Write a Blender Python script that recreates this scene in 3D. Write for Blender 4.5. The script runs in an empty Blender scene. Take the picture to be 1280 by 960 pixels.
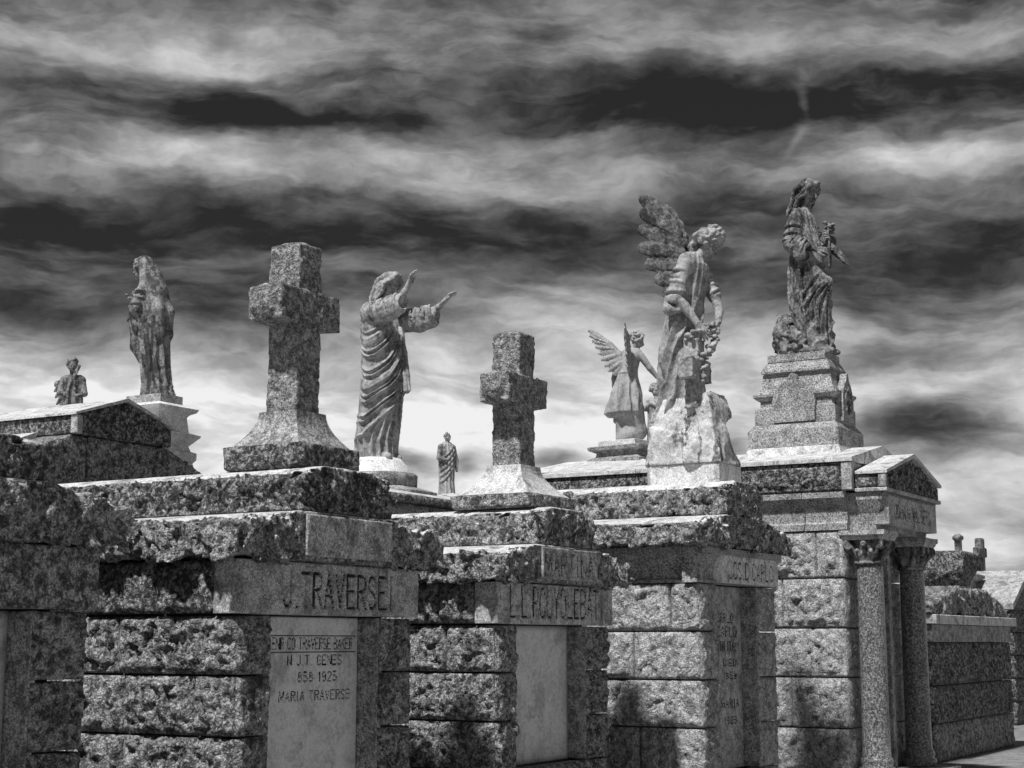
import bpy, math, random
import numpy as np
from mathutils import Vector, Matrix

# ------------------------------------------------------------------ camera, sky, sun, exposure
S = bpy.context.scene
COL = S.collection
EYE = 1.6
YAW = math.radians(30.5)          # viewing direction, from +X (along the row of tombs) towards +Y
PITCH = math.atan(348.0 / 2000.0)
cam_d = bpy.data.cameras.new('camera')
cam = bpy.data.objects.new('camera', cam_d)
COL.objects.link(cam)
cam_d.sensor_fit = 'HORIZONTAL'
cam_d.sensor_width = 36.0
cam_d.lens = 2000.0 / 1280.0 * 36.0
cam_d.shift_y = -27.0 / 1280.0
cam_d.clip_end = 4000
cam_d.clip_start = 0.05
cam.location = (0, 0, EYE)
cam.rotation_euler = (math.pi / 2 + PITCH, 0, YAW - math.pi / 2)
S.camera = cam

SUN_EL = math.radians(58)
SUN_AZ = math.radians(177)        # direction towards the sun, measured from +X to +Y
sun_d = bpy.data.lights.new('sun', 'SUN')
sun = bpy.data.objects.new('sun', sun_d)
COL.objects.link(sun)
sun_d.energy = 5.0
sun_d.angle = math.radians(3)
sun_d.color = (1, 1, 1)
sdir = Vector((math.cos(SUN_EL) * math.cos(SUN_AZ), math.cos(SUN_EL) * math.sin(SUN_AZ), math.sin(SUN_EL)))
sun.rotation_euler = sdir.to_track_quat('Z', 'Y').to_euler()
sun.location = (0, 0, 40)

S.view_settings.view_transform = 'Standard'
S.view_settings.look = 'None'
S.view_settings.gamma = 1.0
S.view_settings.exposure = 0.0
S.view_settings.use_curve_mapping = False


class NT:
    """small helper to write node trees"""
    def __init__(s, tree):
        s.t = tree
        s.n = tree.nodes
        s.l = tree.links

    def node(s, kind, **kw):
        n = s.n.new(kind)
        for k, v in kw.items():
            setattr(n, k, v)
        return n

    def put(s, sock, v):
        if isinstance(v, bpy.types.NodeSocket):
            s.l.new(v, sock)
        else:
            sock.default_value = v

    def m(s, op, a, b=0.0, c=None, clamp=False):
        n = s.node('ShaderNodeMath', operation=op, use_clamp=clamp)
        s.put(n.inputs[0], a)
        s.put(n.inputs[1], b)
        if c is not None:
            s.put(n.inputs[2], c)
        return n.outputs[0]

    def noise(s, vec, scale, detail=5, rough=0.55, dist=0.0, dim='3D'):
        n = s.node('ShaderNodeTexNoise', noise_dimensions=dim)
        s.put(n.inputs['Vector'], vec)
        s.put(n.inputs['Scale'], scale)
        s.put(n.inputs['Detail'], detail)
        s.put(n.inputs['Roughness'], rough)
        s.put(n.inputs['Distortion'], dist)
        return n.outputs['Fac']

    def ramp(s, fac, stops, interp='LINEAR'):
        n = s.node('ShaderNodeValToRGB')
        n.color_ramp.interpolation = interp
        e = n.color_ramp.elements
        while len(e) > 1:
            e.remove(e[-1])
        e[0].position = stops[0][0]
        e[0].color = (stops[0][1],) * 3 + (1,)
        for p, v in stops[1:]:
            x = e.new(p)
            x.color = (v, v, v, 1)
        s.put(n.inputs[0], fac)
        return n.outputs[0]

    def smooth(s, x, lo, hi, a=0.0, b=1.0):
        n = s.node('ShaderNodeMapRange', interpolation_type='SMOOTHSTEP')
        s.put(n.inputs[0], x)
        for i, v in enumerate((lo, hi, a, b)):
            s.put(n.inputs[i + 1], v)
        return n.outputs[0]

    def mix(s, f, a, b):
        n = s.node('ShaderNodeMix', data_type='FLOAT')
        s.put(n.inputs[0], f)
        s.put(n.inputs[2], a)
        s.put(n.inputs[3], b)
        return n.outputs[0]

    def xyz(s, x, y, z):
        n = s.node('ShaderNodeCombineXYZ')
        s.put(n.inputs[0], x)
        s.put(n.inputs[1], y)
        s.put(n.inputs[2], z)
        return n.outputs[0]


# display brightness (0..1) of the cloud deck over elevation/40 deg
SKY_STOPS = [(0.0, 0.60), (0.10, 0.72), (0.14, 0.78), (0.17, 0.82), (0.20, 0.82), (0.234, 0.75), (0.255, 0.62), (0.285, 0.44), (0.32, 0.34), (0.356, 0.27), (0.385, 0.31),
             (0.403, 0.45), (0.42, 0.54), (0.438, 0.42), (0.455, 0.25), (0.477, 0.25), (0.497, 0.38), (0.515, 0.46), (0.56, 0.36), (0.64, 0.26), (0.76, 0.34), (0.88, 0.25), (1.0, 0.30)]  # last stops, above the view, are darkened to weaken the sky's fill light
# clouds by bearing and height (deg), half sizes (deg), brightness change
SKY_BLOBS = [
    (-12.5, 11.8, 6.0, 1.6, -0.16), (-11.5, 8.4, 5.0, 0.7, 0.06), (1.5, 16.0, 3.2, 0.7, 0.22), (2.0, 11.8, 5.0, 1.5, 0.20), (12.5, 9.6, 3.0, 0.6, -0.16),
    (14.6, 7.4, 2.8, 0.95, -0.62), (-3.3, 6.55, 0.7, 0.35, -0.34), (-1.5, 6.4, 0.5, 0.35, -0.30), (1.7, 6.6, 0.9, 0.35, -0.32), (8.0, 7.0, 1.0, 0.6, -0.36),
    (-8.0, 18.4, 4.0, 0.45, -0.10), (9.5, 19.0, 7.0, 0.9, -0.10), (-9.0, 20.4, 6.0, 0.8, 0.16), (15.5, 17.0, 2.5, 0.5, 0.20), (-13.0, 17.0, 4.0, 0.6, 0.12), (8.0, 14.2, 5.0, 0.6, 0.08), (10.3, 18.7, 0.22, 0.7, 0.22), (10.0, 17.6, 0.25, 0.6, 0.12),
]


def make_world():
    w = bpy.data.worlds.new('World')
    S.world = w
    w.use_nodes = True
    t = NT(w.node_tree)
    t.n.clear()
    out = t.node('ShaderNodeOutputWorld')
    bg = t.node('ShaderNodeBackground')
    t.l.new(bg.outputs[0], out.inputs[0])
    # clear air behind the cloud, as grey
    sky = t.node('ShaderNodeTexSky', sky_type='NISHITA', sun_disc=False)
    sky.sun_elevation = SUN_EL
    sky.sun_rotation = math.pi / 2 - SUN_AZ
    bw = t.node('ShaderNodeRGBToBW')
    t.l.new(sky.outputs[0], bw.inputs[0])
    clear = t.m('MULTIPLY', bw.outputs[0], 0.06)
    tc = t.node('ShaderNodeTexCoord')
    sp = t.node('ShaderNodeSeparateXYZ')
    t.l.new(tc.outputs['Generated'], sp.inputs[0])
    x, y, z = sp.outputs
    az = t.m('DEGREES', t.m('ARCTAN2', y, x)) if False else t.m('MULTIPLY', t.m('ARCTAN2', y, x), 57.29578)
    az = t.m('SUBTRACT', math.degrees(YAW), az)          # degrees to the right of the view
    el = t.m('MULTIPLY', t.m('ARCSINE', z), 57.29578)
    # slow warp bends the layers; finer billows are added on top
    p1 = t.xyz(t.m('MULTIPLY', az, 0.07), t.m('MULTIPLY', el, 0.16), 3.1)
    w1 = t.m('SUBTRACT', t.noise(p1, 1.0, 2, 0.5), 0.5)
    p2 = t.xyz(t.m('MULTIPLY', az, 0.10), t.m('MULTIPLY', el, 0.22), 9.7)
    w2 = t.m('SUBTRACT', t.noise(p2, 1.0, 5, 0.6), 0.5)
    waz = t.m('MULTIPLY_ADD', w1, 8.0, az)
    wel = t.m('MULTIPLY_ADD', w2, 3.0, el)
    # layered cloud deck: brightness against height above the horizon
    base = t.ramp(t.m('DIVIDE', wel, 40.0), SKY_STOPS)
    val = base
    for (a, e, wa, we, amp) in SKY_BLOBS:
        dx = t.m('DIVIDE', t.m('SUBTRACT', waz, a), wa)
        dy = t.m('DIVIDE', t.m('SUBTRACT', wel, e), we)
        r2 = t.m('ADD', t.m('MULTIPLY', dx, dx), t.m('MULTIPLY', dy, dy))
        g = t.m('EXPONENT', t.m('MULTIPLY', r2, -1.0))
        val = t.m('MULTIPLY_ADD', g, amp, val)
    # streaks and banks with ragged edges
    for (fa, fe, sd, dist, wid, amp, amp0) in ((0.075, 0.42, 1.7, 0.15, 0.09, 0.10, 0.34), (0.26, 0.80, 5.2, 0.2, 0.10, 0.06, 0.30), (0.8, 1.7, 8.4, 0.1, 0.12, 0.02, 0.14)):
        pp = t.xyz(t.m('MULTIPLY', az, fa), t.m('MULTIPLY', wel, fe), sd)
        nz = t.noise(pp, 1.0, 9, 0.57, dist)
        val = t.m('ADD', val, t.smooth(nz, 0.5 - wid, 0.5 + wid, -amp * 0.5, amp * 0.5))
        val = t.m('MULTIPLY_ADD', t.m('SUBTRACT', nz, 0.5), amp0, val)
    val = t.m('MULTIPLY_ADD', t.m('SUBTRACT', val, 0.5), 1.1, 0.5)
    val = t.m('MAXIMUM', val, 0.13)
    val = t.m('MINIMUM', val, 0.93)
    lin = t.m('POWER', val, 2.2)
    lin = t.m('MULTIPLY_ADD', clear, 0.08, lin)
    # dim ground half
    t.put(bg.inputs[0], t.xyz(lin, lin, lin))
    bg.inputs[1].default_value = 1.0


make_world()

# ------------------------------------------------------------------ tags and meshes
def tag(o, label=None, cat=None, group=None, kind=None):
    if label: o['label'] = label
    if cat: o['category'] = cat
    if group: o['group'] = group
    if kind: o['kind'] = kind
    return o


def thing(name, loc, label, cat, group=None, rz=0.0):
    o = bpy.data.objects.new(name, None)
    o.empty_display_size = 0.2
    COL.objects.link(o)
    o.location = loc
    o.rotation_euler = (0, 0, rz)
    return tag(o, label, cat, group)


def world_of(p):
    v = Vector((0, 0, 0))
    while p is not None:
        v += p.location
        p = p.parent
    return v


def mesh_obj(name, verts, faces, mat, parent=None, smooth=True, loc=None, local=False):
    """verts in world metres (or in the parent's own frame when local); the origin goes to loc"""
    verts = np.asarray(verts, dtype=np.float64).reshape(-1, 3)
    base = np.array(world_of(parent)) if (parent is not None and not local) else np.zeros(3)
    o_loc = np.zeros(3) if loc is None else np.asarray(loc, float) - base
    vv = verts - base - o_loc
    me = bpy.data.meshes.new(name)
    if isinstance(faces, np.ndarray):
        n, k = faces.shape
        me.vertices.add(len(vv))
        me.vertices.foreach_set('co', vv.astype(np.float32).ravel())
        me.loops.add(n * k)
        me.loops.foreach_set('vertex_index', faces.astype(np.int32).ravel())
        me.polygons.add(n)
        me.polygons.foreach_set('loop_start', np.arange(0, n * k, k, dtype=np.int32))
        me.update(calc_edges=True)
        me.validate()
    else:
        me.from_pydata([tuple(v) for v in vv], [], faces)
        me.update()
    if smooth:
        me.polygons.foreach_set('use_smooth', np.ones(len(me.polygons), dtype=bool))
    me.materials.append(mat)
    o = bpy.data.objects.new(name, me)
    COL.objects.link(o)
    o.location = tuple(o_loc)
    if parent is not None:
        o.parent = parent
    return o


# ------------------------------------------------------------------ noise
def _hash(ix, iy, iz, seed):
    h = ix.view(np.uint32) * np.uint32(374761393)
    h = h + iy.view(np.uint32) * np.uint32(668265263)
    h += iz.view(np.uint32) * np.uint32(2147483589)
    h += np.uint32((seed * 7919 + 13) & 0xFFFFFFFF)
    h ^= h >> np.uint32(13)
    h *= np.uint32(1274126177)
    h ^= h >> np.uint32(16)
    return (h & np.uint32(0xFFFF)).astype(np.float32) * np.float32(1 / 32767.5) - np.float32(1.0)


def vnoise(x, y, z, seed=0):
    x, y, z = np.broadcast_arrays(np.asarray(x, np.float32), np.asarray(y, np.float32), np.asarray(z, np.float32))
    shp = x.shape
    x, y, z = x.ravel(), y.ravel(), z.ravel()
    xf, yf, zf = np.floor(x), np.floor(y), np.floor(z)
    ix, iy, iz = xf.astype(np.int32), yf.astype(np.int32), zf.astype(np.int32)
    fx, fy, fz = x - xf, y - yf, z - zf
    fx = fx * fx * (3 - 2 * fx); fy = fy * fy * (3 - 2 * fy); fz = fz * fz * (3 - 2 * fz)
    one = np.int32(1)
    ix1, iy1, iz1 = ix + one, iy + one, iz + one

    def row(jx, jy):
        a = _hash(jx, jy, iz, seed)
        return a + (_hash(jx, jy, iz1, seed) - a) * fz
    a = row(ix, iy); a = a + (row(ix, iy1) - a) * fy
    b = row(ix1, iy); b = b + (row(ix1, iy1) - b) * fy
    return (a + (b - a) * fx).reshape(shp)


def fbm(x, y, z, scale=1.0, octv=4, seed=0, gain=0.5):
    a, s, r, tot = 1.0, scale, 0, 0
    for i in range(octv):
        r = r + a * vnoise(x * s + 17.3 * i, y * s + 5.1 * i, z * s + 9.7 * i, seed + i)
        tot += a
        a *= gain
        s *= 2.03
    return r / tot


def scoop(x, y, z, scale, seed=0):
    """shell-shaped chips meeting in sharp crests"""
    x, y, z = np.broadcast_arrays(*(np.asarray(v, np.float32) * np.float32(scale) for v in (x, y, z)))
    shp = x.shape
    x, y, z = x.ravel(), y.ravel(), z.ravel()
    bx, by, bz = (np.floor(v - 0.5).astype(np.int32) for v in (x, y, z))
    best = None
    for dx in (0, 1):
        for dy in (0, 1):
            for dz in (0, 1):
                ix, iy, iz = bx + np.int32(dx), by + np.int32(dy), bz + np.int32(dz)
                r = _hash(ix, iy, iz, seed)
                r2 = r * 7.31 - np.floor(r * 7.31); r3 = r * 61.7 - np.floor(r * 61.7); r4 = r * 331.3 - np.floor(r * 331.3)
                d = (x - ix - (0.5 + 0.36 * r)) ** 2 + (y - iy - (0.14 + 0.72 * r2)) ** 2 + (z - iz - (0.14 + 0.72 * r3)) ** 2 + (0.44 * r4 - 0.22)
                best = d if best is None else np.minimum(best, d)
    return np.clip(best * 2.0 - 0.7, -1.2, 1.2).reshape(shp)


def facet(x, y, z, scale, seed=0, tilt=1.1):
    """broken planes: every cell is its own tilted face, with small cliffs where they meet"""
    x, y, z = np.broadcast_arrays(*(np.asarray(v, np.float32) * np.float32(scale) for v in (x, y, z)))
    shp = x.shape
    x, y, z = x.ravel(), y.ravel(), z.ravel()
    bx, by, bz = (np.floor(v - 0.5).astype(np.int32) for v in (x, y, z))
    best = val = None
    for dx in (0, 1):
        for dy in (0, 1):
            for dz in (0, 1):
                ix, iy, iz = bx + np.int32(dx), by + np.int32(dy), bz + np.int32(dz)
                r = _hash(ix, iy, iz, seed)
                r2 = r * 7.31 - np.floor(r * 7.31); r3 = r * 61.7 - np.floor(r * 61.7); r4 = r * 331.3 - np.floor(r * 331.3)
                ex, ey, ez = x - ix - (0.5 + 0.38 * r), y - iy - (0.12 + 0.76 * r2), z - iz - (0.12 + 0.76 * r3)
                d = ex * ex + ey * ey + ez * ez
                v = (r4 - 0.5) * 0.9 + tilt * ((r3 * 2 - 1) * ex + (r4 * 2 - 1) * ey + (r2 * 2 - 1) * ez)
                if best is None:
                    best, val = d, v
                else:
                    m = d < best
                    best = np.where(m, d, best); val = np.where(m, v, val)
    return np.clip(val, -1.1, 1.1).reshape(shp)


def chip(x, y, z, scale, seed=0, octv=4, k=1.0):
    """pitched granite: broken planes and a few scoops over a lumpy grain; k = strength of the breaks"""
    x, y, z = np.broadcast_arrays(np.asarray(x, np.float32), np.asarray(y, np.float32), np.asarray(z, np.float32))
    w = 0.5 / scale * vnoise(x * scale, y * scale, z * scale, seed + 5)
    qx = x + w; qz = z - w * 0.7; qy = y + 0.6 * w
    return k * (0.22 * scoop(qx, qy, qz, scale * 0.8, seed + 60) + 0.42 * facet(qx, qy, qz, scale * 1.3, seed + 70) + 0.26 * facet(qx, qy, qz, scale * 3.0, seed + 80)) + 0.40 * chip0(x, y, z, scale, seed, octv)


def chip0(x, y, z, scale, seed=0, octv=4):
    a = fbm(x, y, z, scale, octv, seed, 0.78)
    b = 1 - 2 * np.abs(fbm(x + 3.7, y + 1.1, z, scale * 1.4, 3, seed + 31, 0.62))
    return 0.75 * a + 0.42 * (b - 0.5)


# ------------------------------------------------------------------ carving grid (signed distance -> surface)
class Sculpt:
    def __init__(s, lo, hi, h):
        s.lo = np.array(lo, float)
        s.h = h
        s.n = np.ceil((np.array(hi, float) - s.lo) / h).astype(int) + 1
        s.ax = [(s.lo[i] + h * np.arange(s.n[i])).astype(np.float32) for i in range(3)]
        s.D = np.full(tuple(s.n), 1.0, np.float32)

    def sl(s, lo, hi):
        a = np.clip(np.floor((np.array(lo, float) - s.lo) / s.h).astype(int), 0, s.n)
        b = np.clip(np.ceil((np.array(hi, float) - s.lo) / s.h).astype(int) + 1, 0, s.n)
        return tuple(slice(int(i), int(j)) for i, j in zip(a, b))

    def grid(s, q):
        return (s.ax[0][q[0]][:, None, None], s.ax[1][q[1]][None, :, None], s.ax[2][q[2]][None, None, :])

    def put(s, q, d, k, op):
        D = s.D[q]
        if D.size == 0:
            return
        if op == 'add':
            if k > 0:
                hh = np.clip(0.5 + 0.5 * (D - d) / k, 0, 1)
                D[...] = D + (d - D) * hh - k * hh * (1 - hh)
            else:
                D[...] = np.minimum(D, d)
        elif op == 'sub':
            if k > 0:
                hh = np.clip(0.5 - 0.5 * (D + d) / k, 0, 1)
                D[...] = D + (-d - D) * hh + k * hh * (1 - hh)
            else:
                D[...] = np.maximum(D, -d)

    def seg(s, a, b, ra, rb=None, k=0.02, op='add', flat=None):
        """tapered capsule; flat = (direction, factor<1) squeezes its section"""
        a = np.array(a, np.float32); b = np.array(b, np.float32)
        rb = ra if rb is None else rb
        pad = max(ra, rb) + k + 2 * s.h
        q = s.sl(np.minimum(a, b) - pad, np.maximum(a, b) + pad)
        X, Y, Z = s.grid(q)
        d = b - a
        L = float(d @ d) + 1e-9
        t = np.clip(((X - a[0]) * d[0] + (Y - a[1]) * d[1] + (Z - a[2]) * d[2]) / L, 0, 1)
        x, y, z = X - a[0] - t * d[0], Y - a[1] - t * d[1], Z - a[2] - t * d[2]
        rr = x * x + y * y + z * z
        if flat is not None:
            n = np.array(flat[0], np.float32); n = n / np.linalg.norm(n)
            e = x * n[0] + y * n[1] + z * n[2]
            rr = rr + e * e * (1 / flat[1] ** 2 - 1)
        s.put(q, np.sqrt(rr) - (ra + (rb - ra) * t), k, op)

    def chain(s, pts, rads, k=0.02, op='add', flat=None):
        if np.isscalar(rads):
            rads = [rads] * len(pts)
        for i in range(len(pts) - 1):
            s.seg(pts[i], pts[i + 1], rads[i], rads[i + 1], k, op, flat)

    def ell(s, c, r, k=0.02, op='add', rot=None):
        c = np.array(c, float); r = np.array(r, float)
        pad = max(r) + k + 2 * s.h
        q = s.sl(c - pad, c + pad)
        X, Y, Z = s.grid(q)
        x, y, z = X - c[0], Y - c[1], Z - c[2]
        if rot is not None:
            m = np.array(rot)
            x, y, z = (m[0][0] * x + m[1][0] * y + m[2][0] * z, m[0][1] * x + m[1][1] * y + m[2][1] * z, m[0][2] * x + m[1][2] * y + m[2][2] * z)
        k0 = np.sqrt((x / r[0]) ** 2 + (y / r[1]) ** 2 + (z / r[2]) ** 2)
        k1 = np.sqrt((x / r[0] ** 2) ** 2 + (y / r[1] ** 2) ** 2 + (z / r[2] ** 2) ** 2) + 1e-6
        s.put(q, (k0 * (k0 - 1) / k1).astype(np.float32), k, op)

    def planes(s, pl, lo, hi, k=0.0, op='add'):
        """convex solid from planes (nx, ny, nz, c): n.p <= c"""
        q = s.sl(np.array(lo) - 3 * s.h, np.array(hi) + 3 * s.h)
        X, Y, Z = s.grid(q)
        d = None
        for (a, b, c, e) in pl:
            L = math.sqrt(a * a + b * b + c * c)
            f = (a * X + b * Y + c * Z - e) / L
            d = f if d is None else np.maximum(d, f)
        s.put(q, d.astype(np.float32), k, op)

    def box(s, lo, hi, k=0.0, op='add', r=0.0):
        lo = np.array(lo, float); hi = np.array(hi, float)
        c, e = (lo + hi) / 2, (hi - lo) / 2 - r
        q = s.sl(lo - k - 3 * s.h, hi + k + 3 * s.h)
        X, Y, Z = s.grid(q)
        x, y, z = np.abs(X - c[0]) - e[0], np.abs(Y - c[1]) - e[1], np.abs(Z - c[2]) - e[2]
        d = np.sqrt(np.maximum(x, 0) ** 2 + np.maximum(y, 0) ** 2 + np.maximum(z, 0) ** 2) + np.minimum(np.maximum(np.maximum(x, y), z), 0) - r
        s.put(q, d.astype(np.float32), k, op)

    def rough(s, fn, band):
        """D -= fn(x,y,z) near the surface"""
        i, j, k = np.nonzero(np.abs(s.D) < band)
        x, y, z = s.ax[0][i], s.ax[1][j], s.ax[2][k]
        s.D[i, j, k] -= fn(x, y, z).astype(np.float32)

    def sample(s, P):
        g = (np.atleast_2d(P) - s.lo) / s.h
        i = np.clip(np.floor(g).astype(int), 0, s.n - 2)
        f = np.clip(g - i, 0, 1)
        r = 0
        for dx in (0, 1):
            for dy in (0, 1):
                for dz in (0, 1):
                    w = (f[:, 0] if dx else 1 - f[:, 0]) * (f[:, 1] if dy else 1 - f[:, 1]) * (f[:, 2] if dz else 1 - f[:, 2])
                    r = r + w * s.D[i[:, 0] + dx, i[:, 1] + dy, i[:, 2] + dz]
        return r

    def surf(s, axis, th, z, R=0.7):
        """point of the surface met coming inwards towards the axis (function of z) at bearing th (deg)"""
        ax = axis(z)
        d = np.array([math.cos(math.radians(th)), math.sin(math.radians(th))])
        rr = np.arange(R, 0.0, -s.h * 0.5)
        P = np.stack([ax[0] + d[0] * rr, ax[1] + d[1] * rr, np.full_like(rr, z)], 1)
        v = s.sample(P)
        hit = np.nonzero(v < 0)[0]
        r = rr[hit[0]] if len(hit) else 0.05
        return np.array([ax[0] + d[0] * r, ax[1] + d[1] * r, z]), d

    def fold(s, axis, cyl, r, k=0.02, op='add', depth=0.3, n=None, R=0.7, todo=None):
        """ridge (or groove) of cloth along a path of (bearing, z) on the present surface"""
        c = np.array(cyl, float)
        m = len(c)
        n = n or max(8, int(6 * (m - 1)))
        t = np.linspace(0, m - 1, n)
        pts = []
        for u in t:
            i = min(int(u), m - 2); f = u - i
            p0, p1, p2, p3 = c[max(i - 1, 0)], c[i], c[i + 1], c[min(i + 2, m - 1)]
            q = 0.5 * (2 * p1 + (p2 - p0) * f + (2 * p0 - 5 * p1 + 4 * p2 - p3) * f * f + (3 * p1 - p0 - 3 * p2 + p3) * f ** 3)
            P, d = s.surf(axis, q[0], q[1], R)
            pts.append(P - np.array([d[0], d[1], 0]) * r * depth)
        taper = [r * (0.35 + 0.65 * math.sin(math.pi * min(max(0.06 + 0.88 * i / (n - 1), 0), 1)) ** 0.6) for i in range(n)]
        if todo is not None:
            todo.append((pts, taper, k, op))
        else:
            s.chain(pts, taper, k, op)

    def folds(s, axis, items, R=0.7):
        """many folds measured on the same surface before any is carved: (path, r, k, op, depth)"""
        todo = []
        for it in items:
            path, r = it[0], it[1]
            k = it[2] if len(it) > 2 else 0.02
            op = it[3] if len(it) > 3 else 'add'
            dp = it[4] if len(it) > 4 else 0.35
            s.fold(axis, path, r, k, op, dp, R=R, todo=todo)
        for pts, tp, k, op in todo:
            s.chain(pts, tp, k, op)

    def mesh(s):
        D = s.D
        D[0], D[-1] = 1, 1
        D[:, 0], D[:, -1] = 1, 1
        D[:, :, 0], D[:, :, -1] = 1, 1
        ins = D < 0
        nx, ny, nz = D.shape
        cnt = np.zeros((nx - 1, ny - 1, nz - 1), np.int8)
        for a in (0, 1):
            for b in (0, 1):
                for c in (0, 1):
                    cnt += ins[a:nx - 1 + a, b:ny - 1 + b, c:nz - 1 + c]
        ci, cj, ck = np.nonzero((cnt > 0) & (cnt < 8))
        idx = np.full(cnt.shape, -1, np.int64)
        idx[ci, cj, ck] = np.arange(len(ci))
        pos = np.zeros((len(ci), 3)); wt = np.zeros(len(ci))
        corner = [(0, 0, 0), (1, 0, 0), (0, 1, 0), (1, 1, 0), (0, 0, 1), (1, 0, 1), (0, 1, 1), (1, 1, 1)]
        for a in range(8):
            for b in range(a + 1, 8):
                A, B = corner[a], corner[b]
                if sum(abs(A[i] - B[i]) for i in range(3)) != 1:
                    continue
                da = D[ci + A[0], cj + A[1], ck + A[2]]; db = D[ci + B[0], cj + B[1], ck + B[2]]
                m = (da < 0) != (db < 0)
                t = da[m] / (da[m] - db[m])
                for i in range(3):
                    pos[m, i] += A[i] + t * (B[i] - A[i])
                wt[m] += 1
        pos /= wt[:, None]
        V = s.lo + s.h * (np.stack([ci, cj, ck], 1) + pos)
        F = []
        for axis in range(3):
            o1, o2 = [(1, 2), (2, 0), (0, 1)][axis]
            sh = [slice(0, nx - 1), slice(0, ny - 1), slice(0, nz - 1)]
            sh2 = list(sh)
            sh2[axis] = slice(1, D.shape[axis])
            a = ins[tuple(sh)]; b = ins[tuple(sh2)]
            e = np.nonzero(a != b)
            e = [np.array(v) for v in e]
            ok = (e[o1] > 0) & (e[o2] > 0)
            e = [v[ok] for v in e]
            flip = ins[e[0], e[1], e[2]]

            def at(d1, d2):
                g = [e[0].copy(), e[1].copy(), e[2].copy()]
                g[o1] = g[o1] - d1; g[o2] = g[o2] - d2
                return idx[g[0], g[1], g[2]]
            q = np.stack([at(1, 1), at(0, 1), at(0, 0), at(1, 0)], 1)
            q[~flip] = q[~flip][:, ::-1]
            F.append(q)
        return V, np.concatenate(F)


# ------------------------------------------------------------------ materials
def stone(name, dark, light, scale=9.0, lo=0.35, hi=0.65, grit=0.35, grit_scale=140.0, bump=0.5, bump_dist=0.006,
          stain=0.0, stain_v=0.03, stain_scale=2.2, streak=0.0, stain_lo=0.52, stain_hi=0.62, gloss=0.75, mid=34.0, lump=0.0):
    m = bpy.data.materials.new(name)
    m.use_nodes = True
    t = NT(m.node_tree)
    b = t.n['Principled BSDF']
    tc = t.node('ShaderNodeTexCoord')
    oi = t.node('ShaderNodeObjectInfo')
    off = t.m('MULTIPLY', oi.outputs['Random'], 90.0)
    va = t.node('ShaderNodeVectorMath', operation='ADD')
    t.l.new(tc.outputs['Object'], va.inputs[0])
    t.l.new(t.xyz(off, t.m('MULTIPLY', off, 0.7), t.m('MULTIPLY', off, 0.31)), va.inputs[1])
    P = va.outputs[0]
    n1 = t.noise(P, scale, 8, 0.68, 0.3)
    n2 = t.noise(P, mid, 6, 0.7)
    n = t.m('MULTIPLY_ADD', t.m('SUBTRACT', n2, 0.5), 0.8, n1)
    v = t.smooth(n, lo, hi, dark, light)
    # crystals
    g = t.noise(P, grit_scale, 3, 0.8)
    gs = t.smooth(g, 0.36, 0.64, 1.0 - grit, 1.0 + grit)
    v = t.m('MULTIPLY', v, gs)
    if stain > 0:
        mp = t.node('ShaderNodeMapping')
        t.l.new(P, mp.inputs[0])
        mp.inputs['Scale'].default_value = (1, 1, 0.28 if streak > 0 else 1)
        s1 = t.noise(mp.outputs[0], stain_scale * (1.8 if streak > 0 else 1), 9, 0.66, 0.6)
        s2 = t.noise(P, stain_scale * 9, 5, 0.7)
        sn = t.m('MULTIPLY_ADD', t.m('SUBTRACT', s2, 0.5), 0.35, s1)
        sm = t.smooth(sn, stain_lo, stain_hi, 0.0, stain)
        v = t.mix(sm, v, stain_v)
    t.put(b.inputs['Base Color'], t.xyz(v, v, v))
    b.inputs['Roughness'].default_value = gloss
    b.inputs['Specular IOR Level'].default_value = 0.3
    bm = t.node('ShaderNodeBump')
    bm.inputs['Strength'].default_value = bump
    bm.inputs['Distance'].default_value = bump_dist
    hgt = t.m('MULTIPLY_ADD', n2, 0.8, t.m('MULTIPLY', g, 0.35))
    if lump > 0:
        rg = t.m('ABSOLUTE', t.m('SUBTRACT', t.noise(P, 11.0, 5, 0.6, 0.5), 0.5))
        hgt = t.m('MULTIPLY_ADD', rg, -2.6 * lump, hgt)
    t.l.new(hgt, bm.inputs['Height'])
    t.l.new(bm.outputs[0], b.inputs['Normal'])
    return m


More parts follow.
